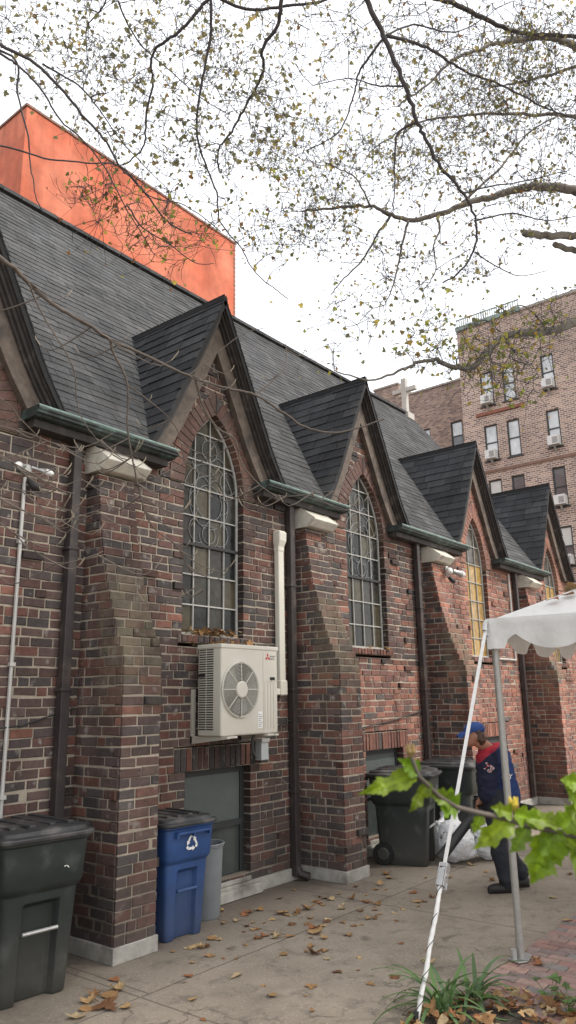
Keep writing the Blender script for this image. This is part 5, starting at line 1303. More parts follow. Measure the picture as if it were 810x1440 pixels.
to = blob('trousers', tr, .013, M['jeans'], PE, 4)
for v in to.data.vertices:
    n_ = mnoise.noise(Vector((v.co.x*8, v.co.y*8, v.co.z*16))); v.co += v.normal*(.016*n_+.008*mnoise.noise(v.co*22))
for (x, y, pit) in ((.03, .10, 0), (.26, -.09, .0)):
    s_ = [('s', V_((x-.10, y, .045)), (.105, .05, .045)), ('s', V_((x, y, .055)), (.065, .046, .055)), C_([(x-.18, y, .022), (x+.04, y, .022)], [.03, .03])]
    so2 = blob('shoe', s_, .010, M['shoe'], PE, 3)
    for v in so2.data.vertices: v.co.z = max(v.co.z, .002)
# cap with a downturned peak, hair below it
cpb = blob('cap', [('s', head+V_((.008, 0, .052)), (.110, .088, .078))], .010, M['cap'], PE, 2)
for v in cpb.data.vertices: v.co.z = max(v.co.z, head.z+.030)
pk = MB(); rings = []
for k in range(9):
    t = -1+2*k/8; w_ = .082*t
    e = .100*(1-.28*t*t)
    rings.append([(head.x-.075+abs(t)*.035, w_, head.z+.047-.012*t*t), (head.x-.075-e*.55, w_*.98, head.z+.030-.022*t*t), (head.x-.075-e, w_*.82, head.z-.002-.026*t*t), (head.x-.075-e, w_*.82, head.z-.009-.026*t*t), (head.x-.075-e*.55, w_*.98, head.z+.022-.022*t*t), (head.x-.075+abs(t)*.035, w_, head.z+.038-.012*t*t)])
pk.loft(rings); autosmooth(pk.build('peak', M['cap'], cpb), 50)
em = MB(); text_into(em, 'N', .05, lambda x, y: (head.x-.095+.0, .02-x, head.z+.055+y*.8)); em.build('cap_badge', M['white_paint'], cpb)
hr = blob('hair', [('s', head+V_((.045, 0, -.005)), (.072, .083, .065)), ('s', head+V_((.075, 0, -.06)), (.055, .075, .07)), C_([head+V_((.02, .074, .03)), head+V_((.04, .078, -.05))], [.022, .026]), C_([head+V_((.02, -.074, .03)), head+V_((.04, -.078, -.05))], [.022, .026])], .010, M['hair'], PE, 2)
for v in hr.data.vertices:
    n_ = mnoise.noise(v.co*34); v.co += v.normal*.010*n_
# lettering on chest and sleeve
from mathutils.bvhtree import BVHTree
bv = BVHTree.FromPolygons([v.co for v in ho.data.vertices], [tuple(p.vertices) for p in ho.data.polygons])
def on_cloth(x0, y0, z0, ux, uz, d):
    # project a flat letter patch along direction d onto the hoodie
    def f(x, y):
        p = V_((x0, y0, z0))+V_(ux)*x+V_(uz)*y
        h_ = bv.ray_cast(p, V_(d))
        return tuple((h_[0]-V_(d)*.004) if h_[0] is not None else p)
    return f
lt = MB(); text_into(lt, 'TS', .080, on_cloth(-.145, .40, 1.15, (.78, -.0, -.62), (.55, 0, .8), (-.05, -1, 0)), bold=.004); lt.build('chest_lettering', M['white_paint'], ho)
lt = MB(); text_into(lt, 'TS', .080, on_cloth(-.145, .41, 1.15, (.78, -.0, -.62), (.55, 0, .8), (-.05, -1, 0)), bold=.0); 
for i in range(len(lt.v)): lt.v[i] = (lt.v[i][0]-.0, lt.v[i][1]+.003, lt.v[i][2])
lt.build('chest_lettering', M['red_cloth'], ho)
lt = MB(); text_into(lt, 'NY', .060, on_cloth(.005, .50, 1.06, (.9, 0, -.12), (.1, 0, 1), (0, -1, 0)), bold=.002); lt.build('sleeve_lettering', M['white_paint'], ho)

# leaf blower, carried low on the far side; tube slants down toward the carts
LB = empty('leaf_blower', (7.79, -2.04, .80), radians(-46), world=False); tag(LB, 'black handheld leaf blower with a long nozzle pointing at the trash bags', 'leaf blower')
bb2 = blob('motor_housing', [('s', V_((-.02, -.22, -.06)), (.13, .085, .09)), ('s', V_((.13, -.18, -.02)), (.10, .075, .075)), C_([V_((.12, .0, .03)), V_((.30, .25, -.01)), V_((.37, .24, -.07))], [.03, .04, .03])], .014, M['rubber'], LB, 3)
t_ = MB(); t_.tube([(-.10, -.22, -.10), (-.25, -.20, -.19), (-.52, -.16, -.46), (-.57, -.155, -.51)], [.055, .05, .052, .06], 16); autosmooth(t_.build('nozzle', mat('dull_black_plastic', (.03, .03, .031), .5, noise=.2), LB))
t_ = MB(); t_.tube([(-.12, -.2, .0), (-.15, -.2, .07), (-.02, -.2, .09), (.08, -.2, .04)], .016, 8); t_.build('grip', M['rubber'], LB)

# the figure was laid out with its near side on +y: mirror it so that the left side faces the walk
def kids(o):
    for c in [x for x in COL.objects if x.parent == o]:
        yield c
        yield from kids(c)
for root in (PE, LB):
    for c in kids(root):
        me = c.data
        for v in me.vertices:
            v.co.y = -v.co.y
            if root is PE and v.co.z > .85: v.co.x += .05*(v.co.z-.85)/.6*min(1, (v.co.z-.85)/.3)
        me.flip_normals(); me.update()
# ------------------------------------------------------------ tent
TX, TY, TZ = 5.847, -2.97, 2.30
TW, TD = 6.1, 6.1
TE = empty('party_tent', (TX+TW/2, TY-TD/2, 0)); tag(TE, 'white vinyl frame tent with scalloped valance and metal poles', 'tent')
t = MB(); ez = 2.50; apex = V_((TX+TW/2, TY-TD/2, 4.25))
cs = [V_((TX, TY, ez)), V_((TX+TW, TY, ez)), V_((TX+TW, TY-TD, ez)), V_((TX, TY-TD, ez))]
for k in range(4):
    a, b = cs[k], cs[(k+1) % 4]; n = 10
    grid = []
    for r_ in range(n+1):
        row = []
        for q in range(n+1):
            e = a.lerp(b, q/n); p = e.lerp(apex, r_/n); f_ = r_/n
            s_ = -.10*sin(pi*f_) - .03*sin(pi*q/n)*(1-f_)
            row.append((p.x, p.y, p.z+s_))
        grid.append(row)
    vs = [p for r_ in grid for p in r_]
    t.add(vs, [(r_*(n+1)+q, r_*(n+1)+q+1, (r_+1)*(n+1)+q+1, (r_+1)*(n+1)+q) for r_ in range(n) for q in range(n)])
t.build('canopy', M['vinyl'], TE, smooth=True)
for k in range(4):
    a, b = cs[k], cs[(k+1) % 4]; t = MB(); n = 180; L_ = (b-a).length
    out = V_((0, 0, 0)); mid = (a+b)/2; out = (mid-V_((apex.x, apex.y, mid.z))).normalized()
    vs = []
    for q in range(n+1):
        d = L_*q/n; e = a.lerp(b, q/n)+out*.012; sgm = .612
        ph = ((d-.363+sgm) % sgm)/sgm
        drop = .235-.125*(1-abs(sin(pi*ph)))**1.25
        if d < .14 or d > L_-.14: drop = .225
        wv = .016*sin(d*7+k)+.009*sin(d*23+k*2)
        for r_ in range(5):
            f_ = r_/4
            vs.append((e.x+out.x*wv*f_, e.y+out.y*wv*f_, ez+.02-(drop+.02)*f_-.02*sin(pi*q/n)))
    t.add(vs, [(q*5+r_, (q+1)*5+r_, (q+1)*5+r_+1, q*5+r_+1) for q in range(n) for r_ in range(4)])
    t.build('valance', M['vinyl'], TE, smooth=True)
PH = 2.46
for (px, py) in ((TX, TY), (TX+TW, TY), (TX+TW, TY-TD), (TX, TY-TD)):
    t = MB(); sx_ = 1 if px == TX else -1; sy_ = -1 if py == TY else 1
    X_, Y_ = px+.035*sx_, py+.035*sy_
    t.tube([(X_, Y_, .012), (X_, Y_, PH)], .028, 18); po = autosmooth(t.build('pole', M['pole'], TE))
    OT = (TX+TW/2, TY-TD/2, 0)
    t = MB(); t.loft([[(X_+sx_*dx*1.0-.02, Y_+dy*1.0, z) for dx, dy in ((-.10, -.03), (-.03, -.075), (.13, -.04), (.15, .02), (.08, .06), (-.06, .07))] for z in (.016, .026)]); bevel(t.build('foot_plate', M['steel'], po, origin=OT), .003)
    t = MB(); t.tube([(X_-.075, Y_+.02, .02), (X_-.075, Y_+.02, .095)], .022, 12); t.build('stake_sleeve', M['conduit'], po, origin=OT)
    t = MB(); t.tube([(X_, Y_, .02), (X_, Y_, .16)], .032, 14); t.build('socket', M['pole'], po, origin=OT)
for k in range(4):
    a, b = cs[k], cs[(k+1) % 4]; t = MB(); z = 2.44
    i_ = (V_((apex.x, apex.y, 0))-V_((a.x, a.y, 0))).normalized()*.05; j_ = (V_((apex.x, apex.y, 0))-V_((b.x, b.y, 0))).normalized()*.05
    t.tube([(a.x+i_.x, a.y+i_.y, z), (b.x+j_.x, b.y+j_.y, z)], .024, 10); t.build('eave_rail', M['pole'], TE)
    t = MB(); t.tube([(a.x+i_.x, a.y+i_.y, z), (apex.x, apex.y, 4.05)], .022, 10); t.build('rafter', M['pole'], TE)
t = MB(); t.tube([(TX-.01, TY+.01, 2.46), (TX-.06, TY+.0, 2.43), (TX-.03, TY+.0, 2.38), (TX+.0, TY, 2.44)], .012, 6); t.tube([(TX-.0, TY-.0, 2.5), (TX-.05, TY, 2.47), (TX-.07, TY, 2.42)], .02, 6)
t.build('corner_ring', M['steel'], TE)

# guy strap with ratchet
GS = empty('guy_strap', (4.43, TY, 0)); tag(GS, 'white webbing guy strap with a ratchet, running from the tent corner to the ground', 'strap')
A_, B_ = V_((5.80, TY-.005, 2.44)), V_((4.40, TY+.01, .03))
def strap_mb(p, q, w_, tw0, tw1, n=40, bulge=0.0):
    t = MB(); ax = (q-p).normalized(); s0 = ax.cross(V_((0, 1, 0))).normalized(); s1 = ax.cross(s0)
    vs = []
    for k in range(n+1):
        f_ = k/n; c_ = p.lerp(q, f_); a_ = tw0+(tw1-tw0)*f_; ww = w_*(1+bulge*sin(f_*23))
        d_ = s0*cos(a_)+s1*sin(a_); e_ = s0*-sin(a_)+s1*cos(a_)
        vs += [c_+d_*ww/2+e_*.003, c_-d_*ww/2+e_*.003, c_-d_*ww/2-e_*.003, c_+d_*ww/2-e_*.003]
    fs = []
    for k in range(n):
        for j in range(4): fs.append((4*k+j, 4*k+(j+1) % 4, 4*k+4+(j+1) % 4, 4*k+4+j))
    t.add(vs, fs); return t
mid_ = A_.lerp(B_, .70)
strap_mb(A_, mid_, .027, 1.45, 1.75).build('upper_webbing', M['strap'], GS)
# the lower half is wrapped round itself: thicker, with a spiral edge line
lw = MB(); n = 46; pts = []; rs = []
for k in range(n+1):
    f_ = k/n; pts.append(mid_.lerp(B_, f_)+V_((.0015*sin(f_*21), .002*sin(f_*17), 0))); rs.append(.0148+.0013*sin(f_*31)+.001*sin(f_*83))
lw.tube(pts, rs, 10); autosmooth(lw.build('wrapped_webbing', M['strap'], GS), 60)
sp_ = MB(); ax = (B_-mid_).normalized(); s0 = ax.cross(V_((0, 1, 0))).normalized(); s1 = ax.cross(s0)
sp_.tube([mid_.lerp(B_, k/60)+(s0*cos(k*.52)+s1*sin(k*.52))*.0163 for k in range(61)], .0022, 5); sp_.build('strap_edge', M['darkiron'], GS)
rt_ = MB(); c_ = mid_; 
def rbx(u0, u1, s_a, s_b, e0, e1):
    def f(u, s, e): return c_+ax*u+s1*s+s0*e
    rt_.box((u0, s_a, e0), (u1, s_b, e1), fn=f)
for s_ in (-1, 1): rbx(-.085, .06, s_*.026-.003, s_*.026+.003, -.022, .030)
rbx(-.09, -.065, -.03, .03, -.012, .012); rbx(-.02, .0, -.034, .034, -.012, .012); rbx(.03, .075, -.036, .036, .012, .022); rbx(-.05, .06, -.02, .02, -.026, -.019)
bevel(rt_.build('ratchet', M['steel'], GS), .002)
st2 = MB(); st2.tube([B_+V_((-.02, 0, -.03)), B_+V_((-.0, 0, .06))], .016, 10); st2.build('ground_stake', M['darkiron'], GS)
# ------------------------------------------------------------ trees
LEAF_POLY = []
def leaf_shape(lobes=5, deep=.45, n_t=1):
    """outline of a lobed leaf in the unit square: base at (0,0), tip at (0,1)"""
    out = []
    if lobes == 5:
        half = [(.0, 0), (.10, -.02), (.30, .02), (.46, -.02), (.40, .14), (.62, .34), (.42, .36), (.46, .50), (.27, .48), (.20, .60), (.24, .74), (.12, .76), (.0, 1.0)]
    else:
        half = [(0, 0), (.22, .05), (.42, .20), (.36, .34), (.30, .46), (.16, .72), (0, 1.0)]
    return half
L5, L3 = leaf_shape(5), leaf_shape(3)
def add_leaf(mb, base, dirv, nrm, size, col, shape=L3, curl=.0, width=1.0, rng=rnd):
    d = Vector(dirv).normalized(); n = Vector(nrm); n = (n-d*n.dot(d))
    n = n.normalized() if n.length > 1e-5 else d.orthogonal().normalized()
    s = d.cross(n)
    mid = [base+d*(y*size)+n*(curl*size*(-(y-.4)**2)) for x, y in shape]
    vs = []; k = len(shape)
    spine = [(0, y) for x, y in shape]
    for sg in (1, -1):
        for (x, y) in shape:
            vs.append(base+d*(y*size)+s*(sg*x*size*width)+n*(size*(curl*(-(y-.4)**2)-curl*1.1*x*x+.22*x)))
    sp0 = len(vs)
    vs.append(base+n*0); vs.append(base+d*size*.5+n*(-curl*size*.01))
    fs = []
    c_ = sp0+1
    for sg in (0, 1):
        o = sg*k
        for j in range(k-1): fs.append((o+j, o+j+1, c_) if sg == 0 else (o+j+1, o+j, c_))
    mb.add(vs, fs, col)
OLIVE = [(.29, .26, .11), (.35, .30, .12), (.25, .245, .105), (.38, .28, .13), (.32, .29, .14), (.42, .34, .13), (.21, .20, .10)]
YELL = [(.50, .44, .08), (.42, .41, .09), (.56, .44, .10), (.34, .38, .09), (.46, .30, .08), (.26, .30, .08)]
PALEG = [(.25, .24, .13), (.30, .27, .135), (.22, .22, .125), (.34, .28, .13)]
RUST = [(.26, .11, .04), (.20, .19, .05), (.30, .15, .05), (.16, .16, .05)]
LMB = {}
def grow(tree, base, fork, trunk_r, bark, label, leafsize, seed, trunk_pts=None):
    rg = random.Random(seed)
    T = empty('tree', base); tag(T, label, 'tree', None)
    t = MB()
    b0, f0 = Vector(base), Vector(fork)
    pts = [b0+(f0-b0)*k/8+Vector((.06*sin(k*1.3), .06*cos(k*1.7), 0))*(0 if k in (0,) else 1) for k in range(9)]
    t.tube(pts, [trunk_r*(1.35 if k == 0 else 1.1-.05*k) for k in range(9)], 14); t.build('trunk', bark, T, smooth=True)
    lm = MB(); nodes = []
    for (pl, r0, r1) in LIMBS[tree]:
        P_ = [Vector(p) for p in pl]
        # smooth the path with Catmull-Rom
        Q = []
        for i in range(len(P_)-1):
            a, b, c, d = P_[max(i-1, 0)], P_[i], P_[i+1], P_[min(i+2, len(P_)-1)]
            st = 6
            for k in range(st):
                f = k/st
                q = .5*((2*b)+(c-a)*f+(2*a-5*b+4*c-d)*f*f+(3*b-a-3*c+d)*f**3)
                q += Vector((rg.uniform(-1, 1), rg.uniform(-1, 1), rg.uniform(-1, 1)))*min(.012, r0*(.18 if tree == 'bare' else .4))
                Q.append(q)
        Q.append(P_[-1])
        R = [r0+(r1-r0)*(i/(len(Q)-1))**.8 for i in range(len(Q))]
        lm.tube(Q, R, 8)
        for i, q in enumerate(Q): nodes.append((q, R[i]))
    # joins from the fork to the limbs that start outside the picture
    for (pl, r0, r1) in LIMBS[tree]:
        p = Vector(pl[0])
        near = min((p-Vector(q)).length for (pl2, _, _) in LIMBS[tree] if pl2 is not pl for q in pl2)
        if near > .35:
            m = (p+f0)/2; m.z = max(p.z, f0.z)+.1
            lm.tube([f0, f0.lerp(m, .5)+Vector((0, 0, .15)), m, m.lerp(p, .55), p], [trunk_r*.5, trunk_r*.4, max(r0*1.3, trunk_r*.25), r0*1.1, r0], 10)
    if tree != 'bare': lm.build('limb', bark, T, smooth=True)
    else: T['_lm'] = 0; LMB['m'] = lm
    return T, nodes, rg

def crown(T, tree, nodes, rg, bark, leafsize, pal_fn, perleaf=(1, 3), twr=.0042):
    # points in the crown volumes, joined to the nearest wood, outward from the limbs
    pts = []
    for (c, rx, rz, ry, n) in CROWN[tree]:
        c = Vector(c)
        for _ in range(n):
            while True:
                q = Vector((rg.uniform(-1, 1), rg.uniform(-1, 1), rg.uniform(-1, 1)))
                if q.length <= 1: break
            pts.append(c+rt*q.x*rx+up*q.z*rz+fw*q.y*ry)
    P_ = [n[0] for n in nodes]
    def dmin(p, arr): return np.min(np.linalg.norm(arr-np.array(p), axis=1))
    arr = np.array([tuple(p) for p in P_])
    order = sorted(pts, key=lambda p: dmin(p, arr))
    W = [np.array(tuple(p)) for p in P_]; dist = [0.0]*len(W)
    WA_ = np.zeros((len(W)+len(pts)*4, 3)); WA_[:len(W)] = arr; nW = len(W)
    DA = np.zeros(len(WA_)); DEP = np.zeros(len(WA_))
    tw = MB(); lf = MB(); info = []
    for p in order:
        pa = np.array(tuple(p)); d = np.linalg.norm(WA_[:nW]-pa, axis=1)+DA[:nW]*.22
        i = int(np.argmin(d)); a = Vector(WA_[i]); v = p-a; L_ = v.length
        if L_ < .02: continue
        side = Vector((rg.uniform(-1, 1), rg.uniform(-1, 1), rg.uniform(-.2, 1)))*L_*.16
        m1, m2 = a+v*.33+side*.9, a+v*.68+side*.6
        dep = DEP[i]+1
        r0 = max(.0022, twr*(1.15-.13*dep)) + min(L_, 1.2)*.0026
        tw.tube([a, m1, m2, p], [r0, r0*.85, r0*.7, r0*.45], 5, cap=False)
        for q in (m1, m2, p):
            WA_[nW] = tuple(q); DA[nW] = DA[i]+L_*.6; DEP[nW] = dep; nW += 1
        pal, sz = pal_fn(p)
        for _ in range(2):
            dv = Vector((rg.uniform(-1, 1), rg.uniform(-1, 1), rg.uniform(-.9, .7))).normalized()*rg.uniform(.12, .42)
            bow = Vector((rg.uniform(-1, 1), rg.uniform(-1, 1), rg.uniform(-1, .3)))*.06
            e = p+dv; tw.tube([p, p+dv*.4+bow, p+dv*.75+bow*.8, e], [.0026, .0022, .0019, .0014], 4, cap=False)
            if rg.random() < .62:
                k = rg.uniform(.75, 1.25); c = tuple(q*k for q in rg.choice(pal))
                add_leaf(lf, e, Vector((rg.uniform(-1, 1), rg.uniform(-1, 1), rg.uniform(-1.3, .5))), Vector((rg.uniform(-1, 1), rg.uniform(-1, 1), rg.uniform(-1, 1))), sz*rg.uniform(.5, 1.0), c, L3 if rg.random() < .5 else L5, curl=rg.uniform(0, .5))
        for _ in range(rg.randint(*perleaf)):
            bpt = p + Vector((rg.uniform(-1, 1), rg.uniform(-1, 1), rg.uniform(-1, 1)))*.09
            tw.tube([p, bpt], .0013, 4, cap=False)
            dv = Vector((rg.uniform(-1, 1), rg.uniform(-1, 1), rg.uniform(-1.3, .5)))
            nv = Vector((rg.uniform(-1, 1), rg.uniform(-1, 1), rg.uniform(-1, 1)))
            k = rg.uniform(.7, 1.25); c = tuple(q*k for q in rg.choice(pal))
            add_leaf(lf, bpt, dv, nv, sz*rg.uniform(.6, 1.25), c, L3 if rg.random() < .5 else L5, curl=rg.uniform(0, .5))
    tw.build('twig', bark, T); lo = lf.build('foliage', M['leaf'], T)
    return lo
T1, nd, rg = grow('plane', (11.2, -7.6, 0), (10.6, -6.2, 7.6), .30, M['bark_pale'], 'big plane tree with pale limbs reaching in from the right', .1, 1)
def pal1(p):
    lowb = p.z < 6.1 and p.x > 5.5
    if lowb: return (YELL if rnd.random() < .7 else PALEG), .055
    c = Vector((0, -5.54, 1.9)); d = p-c; u = d.dot(rt)/d.dot(fw)
    if u < .12: return (PALEG+YELL if rnd.random() < .5 else OLIVE), .045
    return OLIVE, .048
crown(T1, 'plane', nd, rg, M['bark_dark'], .1, pal1, (1, 2))
# added crown, unseen past the right edge, placed to shade near bays and walk
far = MB(); fr0 = random.Random(77); fl = MB()
for (c, r, n) in (((5.3, -5.3, 8.7), 1.0, 260), ((6.9, -5.5, 8.8), 1.15, 330), ((8.4, -6.0, 8.8), 1.0, 250), ((9.0, -8.6, 9.0), 1.5, 420), ((11.5, -8.8, 9.2), 1.5, 420), ((13.8, -9.2, 9.0), 1.4, 350), ((7.0, -8.0, 9.2), 1.2, 300)):
    c = Vector(c); far.tube([Vector((10.6, -6.2, 7.6)), Vector((10.6, -6.2, 7.6)).lerp(c, .5)+Vector((0, 0, .5)), c], [.12, .08, .03], 8)
    for _ in range(n):
        while True:
            q = Vector((fr0.uniform(-1, 1), fr0.uniform(-1, 1), fr0.uniform(-1, 1)))
            if q.length < 1: break
        p = c+Vector((q.x*r, q.y*r, q.z*r*.7))
        if fr0.random() < .25: far.tube([c, c.lerp(p, .5)+Vector((0, 0, .15)), p], [.02, .012, .004], 4, cap=False)
        add_leaf(fl, p, Vector((fr0.uniform(-1, 1), fr0.uniform(-1, 1), fr0.uniform(-1, .3))), Vector((fr0.uniform(-.6, .6), fr0.uniform(-.6, .6), 1)), fr0.uniform(.16, .30), fr0.choice(OLIVE), L5)
far.build('shade_limb', M['bark_pale'], T1, smooth=True); fl.build('shade_foliage', M['leaf'], T1)
T2, nd, rg = grow('dark', (-1.6, -8.3, 0), (-.9, -7.4, 6.6), .22, M['bark_dark'], 'tree with dark slanting boughs crossing the sky at top centre', .08, 2)
crown(T2, 'dark', nd, rg, M['bark_dark'], .075, lambda p: (OLIVE if rnd.random() < .85 else RUST, .040), (1, 2), .0036)
T3, nd, rg = grow('left', (-3.2, -3.4, 0), (-2.6, -3.0, 6.8), .20, M['bark_dark'], 'tree with thin dark drooping branches in the upper left sky', .08, 3)
def pal3(p):
    c = Vector((0, -5.54, 1.9)); d = p-c; v = d.dot(up)/d.dot(fw)
    if v < .46: return (RUST+YELL, .046)
    return (OLIVE+PALEG, .050)
crown(T3, 'left', nd, rg, M['bark_dark'], .08, pal3, (1, 2), .0036)
# the nearly bare tree: upcurled twigs with pale tips
T4, nd, rg = grow('bare', (-1.35, -2.35, 0), (-.95, -2.45, 3.3), .07, M['bark_bare'], 'nearly bare young tree whose pale tipped twigs curl up before the brick wall', .08, 4)
tw = LMB['m']; cand = [q for q in nd if q[1] < .012]
camP = Vector((0, -5.54, 1.9))
for j in range(165):
    p, r = rg.choice(cand); d = p-camP; z_ = d.dot(fw)
    if z_ < .5: continue
    u, v = d.dot(rt)/z_, d.dot(up)/z_
    if v > .10 and rg.random() < .8: continue
    sg = rg.choice((-1, 1)) if u > -.25 else rg.choice((1, 1, -1)); ln = rg.uniform(.10, .42)
    hz = (rt*sg*rg.uniform(.5, 1)+fw*rg.uniform(-.6, .6)).normalized()
    P0 = p; pts = [P0]
    for k in range(1, 7):
        f = k/6; pts.append(P0+hz*ln*f*(1-.15*f)+Vector((0, 0, 1))*(-.30*ln*sin(pi*f*.62)+.55*ln*max(0, f-.6)**1.6*2))
    tw.tube(pts[:6], [.0036, .0033, .0030, .0027, .0024, .0022], 5, cap=False)
    tw.tube([pts[5], pts[5].lerp(pts[6], .6), pts[5].lerp(pts[6], .6)+Vector((0, 0, .016))+hz*.005], [.0022, .0028, .0013], 5, (2.1, 2.15, 1.9))
tw.build('limb', M['bark_bare'], T4)

# ------------------------------------------------------------ young shoot close to the camera
SH = empty('sapling', (1.42, -5.24, .05)); tag(SH, 'leafy shoot with bright green lobed leaves close to the camera at right', 'plant')
sx2 = MB(); tp = [Vector(p) for p in TWIG]
sx2.tube(tp, [.0028, .003, .0032, .0034, .0036, .0038, .004, .0042, .0046, .005, .0055], 8)
sx2.tube([tp[-1], Vector((1.41, -5.215, 1.3)), Vector((1.43, -5.23, .7)), Vector((1.42, -5.24, .04))], [.0055, .007, .008, .010], 8)
sx2.build('stem', M['bark_bare'], SH, smooth=True)
LG = MB()
def big_leaf(base, tipp, w_, seed, tone=1.0):
    r_ = random.Random(seed); lf = MB()
    base, tipp = Vector(base), Vector(tipp); d = tipp-base; ln = d.length; d.normalize()
    n = (-fw+up*r_.uniform(.2, .9)+rt*r_.uniform(-.4, .4)); n = (n-d*n.dot(d)).normalized(); s = d.cross(n)
    # lobed, toothed outline, finely subdivided
    half = [(.0, .0), (.08, -.04), (.18, -.05), (.32, .0), (.34, .08), (.46, .12), (.60, .24), (.50, .26), (.52, .34), (.40, .36), (.34, .42), (.37, .49), (.46, .55), (.50, .65), (.38, .64), (.34, .70), (.25, .72), (.24, .79), (.14, .83), (.08, .91), (.0, 1.0)]
    k = w_/ln*1.5
    vs = []; fs = []
    rows_ = 5
    for sg in (1, -1):
        o = len(vs)
        for (x, y) in half:
            ys = min(max(y, .0), 1)
            for q in range(rows_+1):
                f = q/rows_; X_ = x*f*k*ln; Y_ = (ys*.9*(1-f)+y*f)*ln
                wav = .05*ln*sin(9*y+seed)*f+.025*ln*sin(21*y+seed*2)*f*f
                vs.append(base+d*Y_+s*(sg*X_)+n*(.35*abs(X_)+wav-.22*ln*(y-.35)**2))
        for j in range(len(half)-1):
            for q in range(rows_):
                a = o+j*(rows_+1)+q; fs.append((a, a+1, a+rows_+2, a+rows_+1))
    tint = (r_.uniform(.9, 1.15), r_.uniform(.92, 1.05), r_.uniform(.7, 1.4))
    for i, f in enumerate(fs):
        q = i % rows_; j = (i//rows_) % (len(half)-1)
        kk = tone*(1.35 if q == 0 and j < len(half)-3 else (.92+.16*((j % 3) == 1)))*r_.uniform(.94, 1.06)
        lf.f.append(list(f)); lf.c.append((kk*tint[0], kk*tint[1], kk*tint[2]))
    lf.v = [tuple(p) for p in vs]
    lo = lf.build('leaf', M['leaf_green'], SH, smooth=True)
    # petiole
    j = min(tp, key=lambda q: (q-base).length)
    return lo
tones = [.7, .8, .75, .85, 1.0, .9, .85, .75, .95, .8, 1.0, .85, .8, .95, .9, 1.1, .8, .75, .9]
for k, (b, t_, w_) in enumerate(TWIG_LEAVES): big_leaf(b, t_, w_, k+1, tones[k])
bd2 = MB(); tt = Vector((1.131, -5.062, 1.737))
for k in range(5):
    a = k*1.257; bd2.tube([tt, tt+Vector((.004*cos(a), .004*sin(a), .008)), tt+Vector((.0065*cos(a), .0065*sin(a), .018))], [.002, .004, .001], 6)
bd2.build('bud', mat('yellow_bud', (.55, .42, .04), .6, noise=.2, bump=0), SH)
bd2 = MB(); tt = Vector(TWIG[0]); 
for k in range(4):
    a = k*1.57; bd2.tube([tt, tt+Vector((.004*cos(a), .004*sin(a), .006)), tt+Vector((.005*cos(a), .005*sin(a), .016))], [.003, .004, .001], 6)
bd2.build('bud', mat('brown_bud', (.22, .15, .05), .7, noise=.2, bump=0), SH)

# ------------------------------------------------------------ plants in the bed
pr_ = random.Random(17)
def strap_plant(label, x, y, n, ln, w_, lean=(0, 0)):
    z0 = bedz(x, y); o = empty('strap_leaf_plant', (x, y, z0)); tag(o, label, 'plant', 'strap leaved plants in the bed')
    m = MB()
    for k in range(n):
        a = pr_.uniform(0, 2*pi); L_ = ln*pr_.uniform(.6, 1.15); d = Vector((cos(a)+lean[0], sin(a)+lean[1], 0)).normalized(); s = Vector((-d.y, d.x, 0))
        b = Vector((x, y, z0))+Vector((pr_.uniform(-.05, .05), pr_.uniform(-.05, .05), 0)); e0 = pr_.uniform(.6, 1.35); vs = []; nseg = 10
        p = b.copy(); el = e0; tone = pr_.uniform(.6, 1.25)
        for q in range(nseg+1):
            f = q/nseg; ww = w_*(1-.15*f)*(1-f**3)+.0006
            vs += [p+s*ww, p+Vector((0, 0, -.003)), p-s*ww]
            p = p+(d*cos(el)+Vector((0, 0, 1))*sin(el))*L_/nseg; el -= pr_.uniform(.12, .26)*(1.3-e0*.4)
            p.z = max(p.z, bedz(p.x, p.y)+.006)
        fs = []
        for q in range(nseg): fs += [(3*q, 3*q+1, 3*q+4, 3*q+3), (3*q+1, 3*q+2, 3*q+5, 3*q+4)]
        m.add(vs, fs, (tone, tone, tone*pr_.uniform(.8, 1.5)))
    m.build('blade', M['blade'], o, smooth=True)
    return o
strap_plant('arching strap leaved plant in the bed, beside the foot of the guy strap', 4.62, -3.00, 30, .50, .015, (-.2, .5))
strap_plant('upright strap leaved plant in the bed, nearest the brick paving', 4.93, -3.06, 22, .52, .016, (-.1, .1))
def weed(label, x, y, n, sz):
    z0 = bedz(x, y); o = empty('weed', (x, y, z0)); tag(o, label, 'weed', 'small weeds in the bed')
    m = MB(); st = MB()
    for k in range(n):
        a = pr_.uniform(0, 2*pi); r = pr_.uniform(.01, .09); h = pr_.uniform(.03, .16)
        p = Vector((x+r*cos(a), y+r*sin(a), z0+h)); st.tube([(x, y, z0), (x+r*.4*cos(a), y+r*.4*sin(a), z0+h*.6), p], .0022, 5)
        for j in range(3):
            t = pr_.uniform(.6, 1.2)
            add_leaf(m, p, Vector((cos(a+j*2.1), sin(a+j*2.1), pr_.uniform(-.1, .5))), Vector((0, 0, 1)), sz*pr_.uniform(.7, 1.2), (t, t, t*.9), L3, .3)
    st.build('stem', M['blade'], o); m.build('leaves', M['blade'], o)
weed('small leafy weed at the bed edge under the strap leaved plant', 4.86, -3.14, 7, .06)
weed('small weed on the brick edge, right of the tent pole foot', 5.22, -3.46, 6, .06)
weed('low weed among dry leaves at the lower right corner of the bed', 5.10, -3.62, 8, .055)

